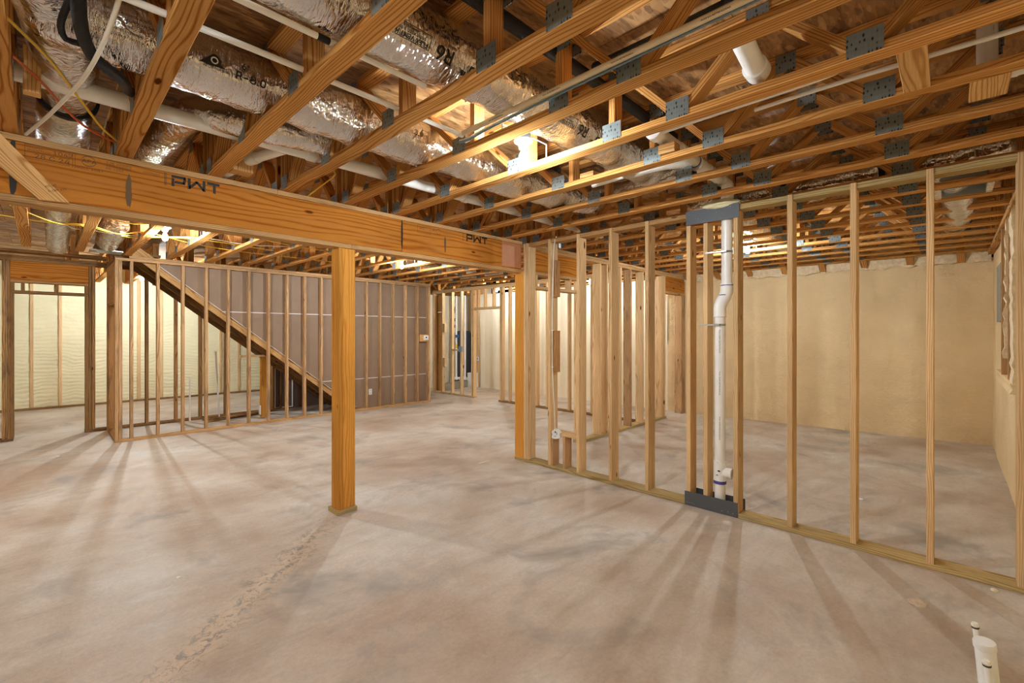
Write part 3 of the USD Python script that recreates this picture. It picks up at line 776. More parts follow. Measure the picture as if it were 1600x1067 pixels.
put(sw, 'edge_strip', prism([p0, p0 + (0, 0, .012), p1 + (0, 0, .012), p1], (0, .001, 0)), 'seam')
# corner return and rear stud wall with the doorway
rw = thing('doorway_wall', 'darker stud wall at the left with a tall framed doorway and header', 'stud wall', (.5, 9.97, 0))
DB = 9.95
board(rw, 'bottom_plate', (.79, SB + .092, .0195), (.79, DB - .001, .0195), W4, T2, 'stud3')
box(rw, 'corner_stud', (.745, 9.86, .039), (.834, 9.90, 2.651), 'stud3', axis=2)
box(rw, 'corner_stud', (.745, 9.905, .039), (.834, 9.945, 2.651), 'stud3', axis=2)
box(rw, 'corner_stud', (.745, SB + .10, .039), (.834, SB + .138, 2.651), 'stud3', axis=2)
box(rw, 'blocking', (.745, SB + .14, 2.02), (.834, 9.858, 2.06), 'stud3', axis=1)
box(rw, 'header_side', (.745, SB + .14, 2.061), (.775, 9.858, 2.651), 'stud3', axis=1)
for z in (2.6705, 2.7095):
    board(rw, 'top_plate', (.79, SB + .092, z), (.79, DB, z), W4, T2, 'dark_wood')
board(rw, 'bottom_plate', (-3.9, DB + .07, .0195), (-.285, DB + .07, .0195), W6, T2, 'dark_wood')
board(rw, 'bottom_plate', (.487, DB + .07, .0195), (3.6, DB + .07, .0195), W6, T2, 'dark_wood')
for z in (2.685, 2.7235):
    board(rw, 'top_plate', (-3.9, DB + .07, z), (3.6, DB + .07, z), W6, T2, 'dark_wood')
board(rw, 'nailer', (-3.9, DB - .12, 2.79), (.74, DB - .12, 2.79), .235, T2, 'dark_wood')
def rstud(a, z0=.039, z1=2.665, mat='stud3', name='stud', t=T2):
    return box(rw, name, (a - t / 2, DB, z0), (a + t / 2, DB + W6, z1), mat, axis=2)
for a, m in ((-.38, 'stud3'), (-.335, 'dark_wood'), (.548, 'dark_wood'), (.59, 'stud3'), (.86, 'stud3'), (1.27, 'dark_wood'), (1.68, 'stud3'), (2.05, 'dark_wood'), (2.46, 'dark_wood'), (2.86, 'stud3'), (3.3, 'dark_wood'), (-.75, 'stud3'), (-1.15, 'stud3')):
    rstud(a, mat=m)
for a in (-.355, .567):
    rstud(a, z1=2.18, mat='dark_wood', name='jack_stud', t=.001 + T2) if False else None
rstud(-.297, z1=2.18, mat='dark_wood', name='jack_stud'); rstud(.509, z1=2.18, mat='dark_wood', name='jack_stud')
box(rw, 'header_ply', (-.314, DB, 2.385), (.526, DB + .045, 2.664), 'lvl', axis=0)
box(rw, 'header_ply', (-.314, DB + .046, 2.385), (.526, DB + .09, 2.664), 'lvl', axis=0)
box(rw, 'header_plate', (-.314, DB, 2.345), (.526, DB + W6, 2.383), 'stud3', axis=0)
box(rw, 'flat_header', (-.314, DB, 2.182), (.526, DB + W6, 2.226), 'dark_wood', axis=0)
for a in (-.295, -.19, .16, .507):
    rstud(a, z0=2.227, z1=2.344, mat='dark_wood', name='cripple')

# stairs
st = thing('staircase', 'straight timber flight under construction climbing left behind the stud wall', 'stairs', (2.8, 9.37, 0))
sl = -.789
def stringer(b, mat):
    a_top = 1.158 - (3.12 - 2.70) / .789 + .03
    lo = lambda a: l1(a) - .118
    ab = 1.158 + (2.70 - .118) / .789
    P = [(a_top, lo(a_top)), (ab, 0.0), (ab + .42, 0.0), (a_top, min(3.12, lo(a_top) + .33))]
    P = [(a_top, lo(a_top)), (ab, 0.0), (ab + .36, 0.0), (a_top + .05, l1(a_top + .05) + .17), (a_top, l1(a_top) + .17)]
    P = [(x, min(z, 3.13)) for x, z in P]
    put(st, 'stringer', prism([(x, b, z) for x, z in P], (0, T2, 0)), mat, rnd_origin(frame((1.2, b, 2.6), (1, 0, -.789), (0, 1, 0)), 1))
stringer(8.815, 'block'); stringer(9.36, 'dark_wood'); stringer(9.90, 'dark_wood')
nst = 16
for i in range(nst):
    z = .175 * (i + 1)
    a = 1.158 + (2.70 - z) / .789 + .02
    for (s, e) in ((8.855, 9.358), (9.40, 9.898)):
        box(st, 'tread', (a - .02, s, z - .04), (a + .245, e, z - .002), 'dark_wood', axis=1)
        box(st, 'riser', (a + .205, s, z - .175), (a + .225, e, z - .042), 'dark_wood', axis=1)

# things below the stairs
up = thing('stair_post', 'short orange timber post standing under the staircase', 'post', (2.97, 9.43, 0))
box(up, 'post_timber', (2.90, 9.39, .0), (3.03, 9.50, 1.14), 'post', axis=2)
box(up, 'cap_plate', (2.55, 9.38, 1.142), (3.25, 9.52, 1.18), 'stud', axis=0)
for x in (2.875, 3.033):
    put(up, 'base_block', bx((x, 9.40, .05), (x + .02, 9.47, .22)), 'plastic_white')
cw = thing('closet_wall', 'dark brown boarded wall under the stairs with a white framed panel', 'wall panel', (4.6, 10.3, 0))
for (s, e) in ((3.25, 4.4), (4.402, 5.6), (5.602, 6.28)):
    put(cw, 'wall_sheet', bx((s, 10.10, .0), (e, 10.115, 2.7)), 'sheath_dark', rnd_origin(np.eye(4), 1))
for (lo, hi) in (((3.35, 10.06, .03), (3.37, 10.09, .98)), ((3.70, 10.06, .03), (3.72, 10.09, .80)), ((3.37, 10.06, .03), (3.70, 10.09, .05))):
    put(cw, 'white_frame', bx(lo, hi), 'plastic_white')
for a in (3.45, 3.55, 3.9):
    box(cw, 'stud', (a, 10.05, .0), (a + T2, 10.098, 2.4), 'dark_wood', axis=2)
lb = []
for i, (a0, b0, a1, b1, z, m) in enumerate(((2.05, 9.55, 3.05, 9.86, .012, 'dark_wood'), (2.02, 9.64, 2.85, 9.86, .032, 'dark_wood'), (2.35, 9.56, 3.0, 9.78, .053, 'dark_wood'))):
    t = thing('lumber_offcut', ['dark board lying lowest on the floor under the stairs', 'dark board stacked second under the stairs', 'short dark board on top of the small stack under the stairs'][i], 'board', ((a0 + a1) / 2, (b0 + b1) / 2, z - .01), 'loose boards under the stairs')
    board(t, 'board', (a0, b0, z), (a1, b1, z), .09, .019, m)
for i, (a, b, dx, m) in enumerate(((2.28, 9.82, .03, 'plastic_white'), (1.86, 9.86, .0, 'plastic_white'))):
    t = thing('trim_strip', ['white strip leaning upright beside the stacked boards under the stairs', 'thin white strip standing left of the leaning one under the stairs'][i], 'trim', (a, b, 0), 'white strips under the stairs')
    board(t, 'strip', (a + dx, b, .0), (a - dx, b, 1.25 if i == 0 else .8), .03, .012, m, up=(0, 1, 0))

# ------------------------------------------------------------------ bare bulbs
def bulb(a, b, label, z=2.70, m='bulb'):
    t = thing('bare_bulb_light', label, 'light bulb', (a, b, z - .06), 'bare bulbs in porcelain holders')
    k = math.floor((a - A0) / GAP)
    e0, e1 = A0 + GAP * k + W4 / 2, A0 + GAP * (k + 1) - W4 / 2
    put(t, 'bar_hanger', join(bx((e0, b - .005, z + .150), (e1, b + .005, z + .154)), bx((e0, b - .005, z + .055), (e0 + .002, b + .005, z + .150)), bx((e1 - .002, b - .005, z + .055), (e1, b + .005, z + .150))), 'galv_plain')
    put(t, 'junction_box', lathe([(.046, 0), (.046, .038)], (a, b, z + .112), seg=8), 'grey_box')
    put(t, 'lampholder', lathe([(.025, 0), (.03, .012), (.034, .03), (.055, .042), (.060, .05), (.058, .056)], (a, b, z + .055), seg=28), 'porcelain', smooth=40)
    pr = [(.0005, -.055), (.022, -.047), (.0315, -.018), (.027, .012), (.0145, .040), (.0135, .060)]
    put(t, 'bulb', lathe(pr, (a, b, z), seg=12), m, smooth=True)
bulb(2.12, 1.95, 'bare glowing bulb in a white holder below the trusses nearest the camera', m='bulb_dim')
bulb(6.52, 1.95, 'bare glowing bulb behind the stud partition in the right-hand foamed room', m='bulb_mid')
bulb(.99, 6.5, 'bare glowing bulb beyond the beam at the left, over the doorway side')
bulb(4.12, 6.5, 'bare glowing bulb beyond the beam right of the timber post')
bulb(1.42, 11.8, 'bare glowing bulb in the rear left room seen under the stair stringer', m='bulb_bright')
bulb(8.2, 8.47, 'bare glowing bulb in the far utility corner', m='bulb_dim')
bulb(8.25, 5.62, 'bare bulb behind the far studs, hidden by the middle studs', m='bulb_dim')
bulb(-.40, .95, 'bare bulb above and left of the camera outside the view', m='bulb_low')
bulb(-2.4, 6.5, 'bare bulb beyond the beam outside the left edge')

# ------------------------------------------------------------------ ducts
def flex(label, path, r, seed, mat='foil', straps=()):
    path = np.asarray(path, float)
    t = thing('flex_duct', label, 'duct', path.mean(0) - (0, 0, r))
    put(t, 'foil_jacket', duct(path, r, seed), mat, smooth=True)
    p = smooth_path(path, .03)
    for f in straps:
        i = int(f * (len(p) - 2))
        d = (p[i + 1] - p[i]) / np.linalg.norm(p[i + 1] - p[i])
        put(t, 'strap', lathe([(r * 1.05, 0), (r * 1.06, .003), (r * 1.06, .035), (r * 1.05, .038)], p[i], d, 28), 'black', smooth=40)
    return t
R1, Z1, Y1 = .152, 2.925, 2.685
d1 = flex('long foil duct marked R-8.0 running under the subfloor along the beam', [(.02, 2.78, 2.99), (.25, 2.70, 2.95), (.9, Y1, Z1), (1.6, Y1, Z1 - .01), (2.1, Y1, Z1), (2.6, Y1 + .02, Z1 - .01), (3.1, Y1, Z1), (3.55, 2.66, 2.93), (3.85, 2.6, 2.95)], R1, 1, straps=(.93,))
def stamp(t, name, m, a0, cb, cz, r, th, flip=False):
    put(t, name, wrap(m, a0, cb, cz, r, th, flip), 'ink')
TM = meshkit.text_mesh
D = math.radians
stamp(d1, 'print', TM('R-8.0', .036, .001, True), .664, Y1, Z1, R1 * 1.06, D(28))
stamp(d1, 'print', TM('6"', .026, .001, True), .688, Y1, Z1, R1 * 1.06, D(9))
tri = trimesh.creation.extrude_polygon(__import__('shapely').Polygon([(0, 0), (.11, 0), (.085, .014), (.09, .03), (.07, .05), (.055, .053)]).buffer(0), .001)
stamp(d1, 'print', tri, .515, Y1, Z1, R1 * 1.06, D(21))
ring = trimesh.creation.annulus(r_min=.010, r_max=.016, height=.0012, sections=20); ring.apply_translation((.06, .024, .0012))
put(d1, 'print', wrap(ring, .515, Y1, Z1, R1 * 1.06, D(21)), 'pvc_old')
stamp(d1, 'print', TM('ATCO RUBBER', .011, .001), .53, Y1, Z1, R1 * 1.06, D(26))
stamp(d1, 'print', TM('UL LISTED', .018, .001), .80, Y1, Z1, R1 * 1.06, D(16))
stamp(d1, 'print', TM('R-8.0', .034, .001), 1.635, Y1, Z1, R1 * 1.05, D(12))
for i in range(5):
    stamp(d1, 'print', TM(('INSTALLATION IN ACCORDANCE', 'NFPA 90A AND 90B AIR DUCT', 'CLASS 1 CONNECTOR UL 181', 'MAXIMUM PRESSURE 6 IN WG', 'MINIMUM R-VALUE 8.0')[i], .009, .001), .18, Y1, Z1 + .02, R1 * 1.06, D(2 + 8 * i))
R5, Z5, Y5 = .150, 2.955, 1.79
d5 = flex('wide foil duct marked R6 hanging in the chase above the near bulb', [(.30, 1.79, 2.96), (.75, Y5, Z5), (1.3, Y5, Z5), (1.9, Y5, Z5), (2.5, Y5, Z5), (3.1, Y5, Z5), (3.7, 1.8, 2.95)], R5, 5)
for a0, s in ((1.335, 1.0), (2.42, 1.0)):
    stamp(d5, 'print', TM('R6', .058 * s, .001, True), a0, Y5, Z5, R5 * 1.05, D(27), True)
    stamp(d5, 'print', TM('FLEX VENT KJR', .019 * s, .001, True), a0 - .145, Y5, Z5, R5 * 1.05, D(35), True)
    stamp(d5, 'print', TM('INSULATED 6 INCH', .012 * s, .001), a0 - .165, Y5, Z5, R5 * 1.05, D(29), True)
    stamp(d5, 'print', TM('UL 181 CLASS 1', .010 * s, .001), a0 - .175, Y5, Z5, R5 * 1.05, D(24), True)
    stamp(d5, 'print', TM('8"', .055 * s, .001, True), a0 + .14, Y5, Z5, R5 * 1.05, D(33), True)
    for bb in (([0, 0, 0], [.17, .0025, .001]), ([0, .058, 0], [.17, .0605, .001]), ([0, 0, 0], [.0025, .0605, .001]), ([.1675, 0, 0], [.17, .0605, .001])):
        q = trimesh.creation.box(bounds=bb).subdivide().subdivide().subdivide()
        stamp(d5, 'print', q, a0 - .137, Y5, Z5, R5 * 1.055, D(22), True)
flex('foil duct crossing over the left end of the beam', [(-.02, 2.45, 3.0), (.06, 2.9, 2.97), (.10, 3.4, 2.93), (.10, 3.9, 2.92), (.11, 4.6, 2.93), (.11, 5.6, 2.90)], .128, 8, 'foil2', straps=(.36,))
flex('slim foil duct dropping beyond the beam between the two left trusses', [(.11, 5.75, 2.93), (.12, 6.4, 2.90), (.13, 7.2, 2.80), (.14, 8.0, 2.72), (.15, 8.5, 2.74)], .10, 9, 'foil2')
flex('small crumpled foil duct bending below the R-8.0 duct over the beam', [(1.52, 3.06, 2.90), (1.2, 3.02, 2.87), (.92, 3.06, 2.86), (.66, 3.3, 2.93), (.58, 3.7, 2.90), (.57, 4.3, 2.93), (.57, 5.0, 2.95)], .095, 12, 'foil')
flex('foil duct lying lengthwise in the bay left of the stack pipe', [(3.62, 2.55, 2.90), (3.60, 2.2, 2.86), (3.57, 1.8, 2.86), (3.55, 1.50, 2.90)], .085, 14, 'foil2')
flex('foil duct behind the top plate of the partition with black straps', [(4.56, 1.5, 2.87), (4.54, 1.0, 2.853), (4.54, .5, 2.86), (4.55, .0, 2.855), (4.56, -.3, 2.89)], .095, 15, 'foil2', straps=(.25, .62))
flex('thick foil duct beyond the beam around the left bulb', [(.42, 5.75, 2.94), (.9, 5.7, 2.95), (1.5, 5.72, 2.94), (2.1, 5.7, 2.95), (2.7, 5.75, 2.95), (3.3, 5.7, 2.95), (4.0, 5.72, 2.95), (5.0, 5.7, 2.95)], .15, 16)
flex('foil duct in the chase over the right-hand room', [(4.5, 1.80, 2.95), (5.2, 1.82, 2.93), (6.0, 1.80, 2.95), (6.9, 1.82, 2.95), (8.2, 1.8, 2.95)], .14, 17)
flex('pale foil duct running to the rear wall in the right-hand room', [(4.95, .05, 2.96), (5.5, -.02, 2.86), (6.1, -.05, 2.84), (6.8, -.05, 2.86), (7.6, -.02, 2.9)], .12, 18, 'foil')
flex('foil duct end lying above the stair wall', [(4.7, 7.4, 2.93), (5.3, 7.38, 2.92), (5.9, 7.4, 2.93), (6.4, 7.3, 2.94)], .13, 19, 'foil')
flex('foil duct over the far utility doorway', [(6.6, 6.1, 2.93), (6.62, 6.8, 2.90), (6.65, 7.6, 2.90), (6.65, 8.4, 2.93)], .12, 20, 'foil2')
flex('short foil duct left of the brown wall top over the return', [(.62, 7.1, 2.88), (.62, 7.7, 2.85), (.63, 8.3, 2.84)], .13, 21, 'foil2')
bt = thing('register_boot', 'open sheet metal register boot taped with foil in the right-hand room ceiling', 'duct boot', (5.17, -.05, 2.73))
x0, x1, yy0, yy1 = 5.03, 5.32, -.20, .06
put(bt, 'boot_side', join(bx((x0, yy0, 2.74), (x1, yy0 + .004, 2.92)), bx((x0, yy1, 2.74), (x1, yy1 + .004, 2.92)), bx((x0, yy0, 2.74), (x0 + .004, yy1, 2.92)), bx((x1, yy0, 2.74), (x1 + .004, yy1 + .004, 2.92))), 'galv_plain')
put(bt, 'boot_top', bx((x0, yy0, 2.92), (x1, yy1, 2.925)), 'dark_metal')
for q0, q1 in ((yy0 - .035, yy0), (yy1 + .004, yy1 + .045)):
    put(bt, 'foil_tape', bx((x0 - .03, q0, 2.735), (x1 + .03, q1, 2.74)), 'foil2')
bt2 = thing('register_boot', 'foil-wrapped register boot beside the doorway wall top at the left', 'duct boot', (.62, 8.5, 2.70))
put(bt2, 'boot_side', prism([(.48, 8.36, 2.735), (.78, 8.36, 2.735), (.74, 8.40, 2.83), (.52, 8.40, 2.83)], (0, .27, 0)), 'foil2')
put(bt2, 'boot_flange', bx((.46, 8.34, 2.720), (.80, 8.66, 2.734)), 'galv_plain')

# ------------------------------------------------------------------ pipes and cables
def pipe(name, label, path, r, mat='pvc', cat='pipe', collars=(), group=None, seg=20, step=.05, straight=True):
    path = np.asarray(path, float)
    t = thing(name, label, cat, (*path.mean(0)[:2], path[:, 2].min() - r), group)
    p = path if straight else smooth_path(path, step)
    put(t, 'pipe', tube(p, r, seg), mat, smooth=50)
    for (q, d, L, cm) in collars:
        q, d = np.asarray(q, float), np.asarray(d, float)
        put(t, 'coupling', lathe([(r * 1.02, 0), (r * 1.17, .002), (r * 1.17, L - .002), (r * 1.02, L)], q - d * L / 2, d, 22), cm or mat, smooth=40)
    return t
A1 = (1, 0, 0)
pp = pipe('drain_pipe', 'long white drain pipe lying across the truss chords above the beam', [(-.9, 3.235, 2.848), (5.0, 3.235, 2.848)], .0445, 'pvc', collars=[((1.32, 3.235, 2.848), A1, .06, None), ((2.72, 3.235, 2.848), A1, .05, None), ((3.55, 3.235, 2.848), A1, .05, None)])
for a in (2.70, 3.02, 3.54):
    put(pp, 'joint_ring', lathe([(.0446, 0), (.047, .001), (.047, .007), (.0446, .008)], (a, 3.235, 2.848), A1, 24), 'ink')
put(pp, 'hanger', join(bx((-.03, 3.185, 2.79), (.0, 3.188, 2.93)), bx((-.03, 3.282, 2.79), (0, 3.285, 2.93)), bx((-.03, 3.185, 2.796), (0, 3.285, 2.80))), 'galv_plain')
pipe('drain_branch', 'short white branch pipe sloping down beside the beam', [(1.16, 3.32, 2.86), (1.05, 3.55, 2.83), (.98, 3.75, 2.79), (.94, 3.9, 2.775)], .036, 'pvc_old', collars=[((1.05, 3.55, 2.83), (-.35, .9, -.15), .05, None)])
pipe('water_pipe', 'thin white water pipe ending at an elbow beside the near truss', [(-.5, 2.15, 2.80), (.64, 2.14, 2.80), (1.775, 2.16, 2.805)], .0135, 'pvc', collars=[((1.78, 2.16, 2.805), A1, .04, None)])
pw2 = pipe('water_pipe', 'cream printed water pipe running along the truss chord with blue cable', [(1.79, 2.16, 2.81), (1.792, 1.3, 2.81), (1.79, .3, 2.81), (1.79, -.38, 2.81)], .0145, 'cpvc', collars=[((1.79, 2.03, 2.81), (0, 1, 0), .05, None), ((1.79, 1.55, 2.81), (0, 1, 0), .03, None)])
put(pw2, 'print', join(*[words('SCH 40 ASTM D2846', (1.79 - .0105, y, 2.7995), (0, -1, 0), (-.72, 0, .69), .006, squash=1.3) for y in (1.9, 1.5, 1.1, .7)]), 'ink')
pipe('water_pipe', 'short white water pipe with a black coupling under the near duct', [(.25, 1.842, 2.79), (1.30, 1.842, 2.79)], .0125, 'pvc', collars=[((.80, 1.842, 2.79), A1, .05, 'black')])
pipe('insulated_pipe', 'black insulated pipe passing above the near R6 duct', [(-.6, 1.50, 3.06), (.8, 1.50, 3.05), (2.2, 1.49, 3.05), (3.3, 1.5, 3.06)], .034, 'black', straight=False)
pipe('insulated_pipe', 'black insulated pipe between trusses at the top of the view', [(1.88, 1.38, 3.03), (1.885, .9, 3.03), (1.89, .2, 3.04)], .036, 'black', straight=False) if False else None
pipe('insulated_pipe', 'black insulated pipe lying lengthwise in a truss bay at the top', [(2.13, 1.42, 3.05), (2.12, .9, 3.04), (2.12, .2, 3.05), (2.12, -.3, 3.06)], .034, 'black', straight=False)
pipe('insulated_line', 'thick black cable looped over the foil duct at upper left', [(.075, 2.15, 3.06), (.085, 2.28, 2.94), (.097, 2.36, 2.85), (.11, 2.47, 2.79), (.147, 2.59, 2.757), (.206, 2.656, 2.745), (.26, 2.74, 2.75), (.30, 2.95, 2.80), (.36, 3.1, 2.85)], .024, 'black', straight=False)
pipe('insulated_line', 'thinner black loop beside the thick black cable at upper left', [(.09, 2.30, 3.0), (.08, 2.42, 2.89), (.06, 2.51, 2.84), (.055, 2.575, 2.82), (.07, 2.62, 2.80), (.11, 2.60, 2.79)], .012, 'black', straight=False)
pipe('white_flat_cable', 'white printed cable slanting from the pipe down to the beam', [(.20, 2.14, 2.815), (.190, 2.22, 2.775), (.172, 2.39, 2.735), (.144, 2.64, 2.715), (.11, 2.9, 2.72), (.025, 3.42, 2.732), (-.062, 3.84, 2.737)], .0085, 'white_cable', 'cable', straight=False, seg=10)
for i, (dy, dz) in enumerate(((.0, .0), (.014, .006), (.006, .014))):
    pipe('blue_cable', ['blue cable lying nearest along the cream pipe', 'blue cable lying second along the cream pipe', 'grey-blue cable lying uppermost along the cream pipe'][i], [(1.822, 2.22, 2.782 + dz), (1.826 , 2.12 + dy, 2.776 + dz), (1.82 + dy * .6, 1.9, 2.788 + dz), (1.815 + dy * .6, 1.0, 2.80 + dz), (1.82, .3, 2.81 + dz), (1.82, -.36, 2.82 + dz)], .0055, 'blue_cable' if i != 2 else 'white_cable', 'cable', group='cables beside the cream pipe', straight=False, seg=8)
pipe('water_pipe', 'long thin white water pipe strapped between trusses at the upper right', [(2.80, .80, 2.85), (2.79, .4, 2.85), (2.81, .05, 2.852), (2.83, -.38, 2.855)], .0115, 'pvc', straight=False)
pipe('water_pipe', 'short thin white pipe beside the capped end of the thick drain', [(2.60, 1.25, 2.80), (2.585, .9, 2.80), (2.58, .55, 2.80), (2.54, .38, 2.79), (2.45, .28, 2.779)], .0115, 'pvc', straight=False)
# drain line feeding the stack
dr = thing('drain_line', 'thick white drain with wye fittings turning down into the partition', 'pipe', (3.5, 1.4, 2.8))
def seg_pipe(parent, name, path, r, mat='pvc_old', **k):
    return put(parent, name, tube(np.asarray(path, float), r, 22), mat, smooth=50, **k)
seg_pipe(dr, 'pipe', [(2.76, 1.385, 2.895), (3.95, 1.385, 2.865)], .045)
put(dr, 'cap', lathe([(.046, 0), (.054, .004), (.056, .012), (.056, .07), (.05, .072)], (2.735, 1.385, 2.895), A1, 26), 'pvc', smooth=40)
for a in (3.10, 3.42, 3.62):
    put(dr, 'coupling', lathe([(.046, 0), (.056, .003), (.056, .085), (.046, .088)], (a, 1.385, 2.885 - (a - 2.76) * .025), A1, 24), 'pvc', smooth=40)
put(dr, 'primer_ring', lathe([(.0455, 0), (.0465, .001), (.0465, .012), (.0455, .013)], (3.40, 1.385, 2.879), A1, 24), 'purple')
seg_pipe(dr, 'wye', smooth_path([(3.42, 1.42, 2.872), (3.30, 1.50, 2.86), (3.22, 1.62, 2.845), (3.20, 1.78, 2.835)], .03), .036, 'pvc')
seg_pipe(dr, 'branch_pipe', [(3.20, 1.76, 2.836), (3.19, 2.15, 2.82)], .021, 'pvc')
seg_pipe(dr, 'elbow', smooth_path([(3.93, 1.385, 2.866), (4.08, 1.39, 2.862), (4.18, 1.41, 2.84), (4.225, 1.433, 2.77), (4.228, 1.434, 2.715)], .02), .052, 'pvc')
fm = thing('foam_collar', 'blob of cream foam around the stack above the grey guard plate', 'foam', (4.22, 1.5, 2.71))
sp = trimesh.creation.icosphere(3, 1.0); sv = np.asarray(sp.vertices)
sv = sv * (1 + .5 * (meshkit.fbm(sv * 2.4, 4, 3) - .5))[:, None] * (.085, .17, .045) + (4.205, 1.48, 2.728)
put(fm, 'foam', (sv, sp.faces), 'foam_pale', smooth=True)
# the stack
sk = thing('stack_pipe', 'white drain stack with an offset standing in the stud partition', 'pipe', (4.228, 1.47, 0))
SX = 4.228
seg_pipe(sk, 'pipe', [(SX, 1.434, 2.70), (SX, 1.434, 2.02)], .0457, 'pvc')
seg_pipe(sk, 'offset_fitting', smooth_path([(SX, 1.434, 2.03), (SX, 1.436, 1.965), (SX, 1.452, 1.915), (SX, 1.478, 1.87), (SX, 1.493, 1.82), (SX, 1.494, 1.74)], .015), .053, 'pvc')
seg_pipe(sk, 'pipe', [(SX, 1.494, 1.75), (SX, 1.494, .02)], .0457, 'pvc')
for z, b in ((2.01, 1.434), (1.925, 1.449), (1.735, 1.494)):
    put(sk, 'primer_ring', lathe([(.0535, 0), (.0545, .002), (.0545, .005), (.0535, .007)], (SX, b, z), (0, 0, 1), 26), 'purple' if z != 1.735 else 'pvc', smooth=40)
put(sk, 'cleanout_tee', join(lathe([(.047, 0), (.0535, .003), (.0535, .20), (.047, .203)], (SX, 1.494, .245), (0, 0, 1), 26), lathe([(.0457, 0), (.0457, .07), (.040, .072), (.040, .055)], (SX, 1.46, .35), (0, -1, 0), 20)), 'pvc', smooth=40)
put(sk, 'purple_band', lathe([(.0537, 0), (.0542, .001), (.0542, .026), (.0537, .027)], (SX, 1.494, .248), (0, 0, 1), 26), 'purple', label='purple primer band low on the pipe')
put(sk, 'print', join(*[words('PVC-DWV ASTM D2665', (SX - .0458, 1.484, z), (0, 0, -1), (0, -1, 0), .008, squash=1.6) for z in (1.62, 1.25, .85)]), 'ink')
put(sk, 'print', join(prism([(SX - .0545, 1.50, .37), (SX - .0545, 1.48, .375), (SX - .0545, 1.47, .365), (SX - .0545, 1.485, .36)], (.001, 0, 0)), prism([(SX - .0545, 1.512, .325), (SX - .0545, 1.50, .335), (SX - .0545, 1.487, .328)], (.001, 0, 0))), 'ink')
for z, b in ((2.30, 1.434), (1.655, 1.494)):
    t = lathe([(.046, 0), (.0485, .001), (.0485, .018), (.046, .019)], (SX, b, z), (0, 0, 1), 26)
    put(sk, 'pipe_strap', join(t, bx((PA - .002, b + .02, z + .003), (PA + .001, b + .16, z + .016)), bx((PA - .002, b - .02, z + .003), (SX - .03, b + .022, z + .016))), 'galv_plain', label='galvanised strap')
# other drops at the upper right
q = thing('vent_stub', 'open white pipe stub slanting down between trusses at the upper right', 'pipe', (2.42, .68, 2.8))
seg_pipe(q, 'pipe', [(2.07, .65, 2.86), (2.36, .67, 2.845)], .0445, 'pvc')
put(q, 'hub', lathe([(.045, 0), (.055, .003), (.055, .07), (.047, .072)], (2.33, .668, 2.846), A1, 24), 'pvc', smooth=40)
q = thing('drop_pipe', 'white printed vertical pipe between chords at the right top corner', 'pipe', (3.10, -.12, 2.76))
put(q, 'pipe', cyl((3.10, -.12, 2.79), (3.10, -.12, 3.137), .037, 24), 'pvc', smooth=50)
put(q, 'elbow', tube(smooth_path([(3.10, -.12, 2.86), (3.10, -.13, 2.825), (3.105, -.17, 2.812), (3.11, -.22, 2.81)], .01), .041, 20), 'pvc', smooth=50)
seg_pipe(q, 'side_pipe', [(3.11, -.20, 2.81), (3.12, -.40, 2.81)], .037, 'pvc_old')
put(q, 'print', join(words('PVC', (3.066, -.132, 3.09), (0, 0, -1), (.4, -.92, 0), .014), words('SCH 40', (3.066, -.132, 3.02), (0, 0, -1), (.4, -.92, 0), .010)), 'ink')
# blocks of wood nailed to chords
for i, (lo, hi, ax, lb) in enumerate((((2.435, .07, 2.7305), (2.855, .165, 2.7595), 0, 'wide pine block bridging two truss chords at the upper right'),
                                  ((2.845, 1.29, 2.772), (2.93, 1.40, 2.835), 1, 'small pine block under the capped end of the thick drain'),
                                  ((2.87, 1.93, 2.772), (2.95, 2.05, 2.81), 1, 'small pine offcut lying on a truss chord by the near duct'),
                                  ((.93, 3.60, 2.735), (1.06, 3.72, 2.82), 2, 'short pine block under the branch pipe on top of the beam'),
                                  ((-.06, 3.14, 2.735), (.0, 3.2, 2.95), 2, 'narrow pine block with a strap beside the left end of the drain pipe'),
                                  ((2.948, -.19, 2.732), (3.20, -.06, 2.768), 0, 'pine block below the drop pipe at the right top corner'))):
    t = thing('wood_block', lb, 'wood block', ((lo[0] + hi[0]) / 2, (lo[1] + hi[1]) / 2, lo[2]))
    box(t, 'block', lo, hi, 'block', axis=ax)
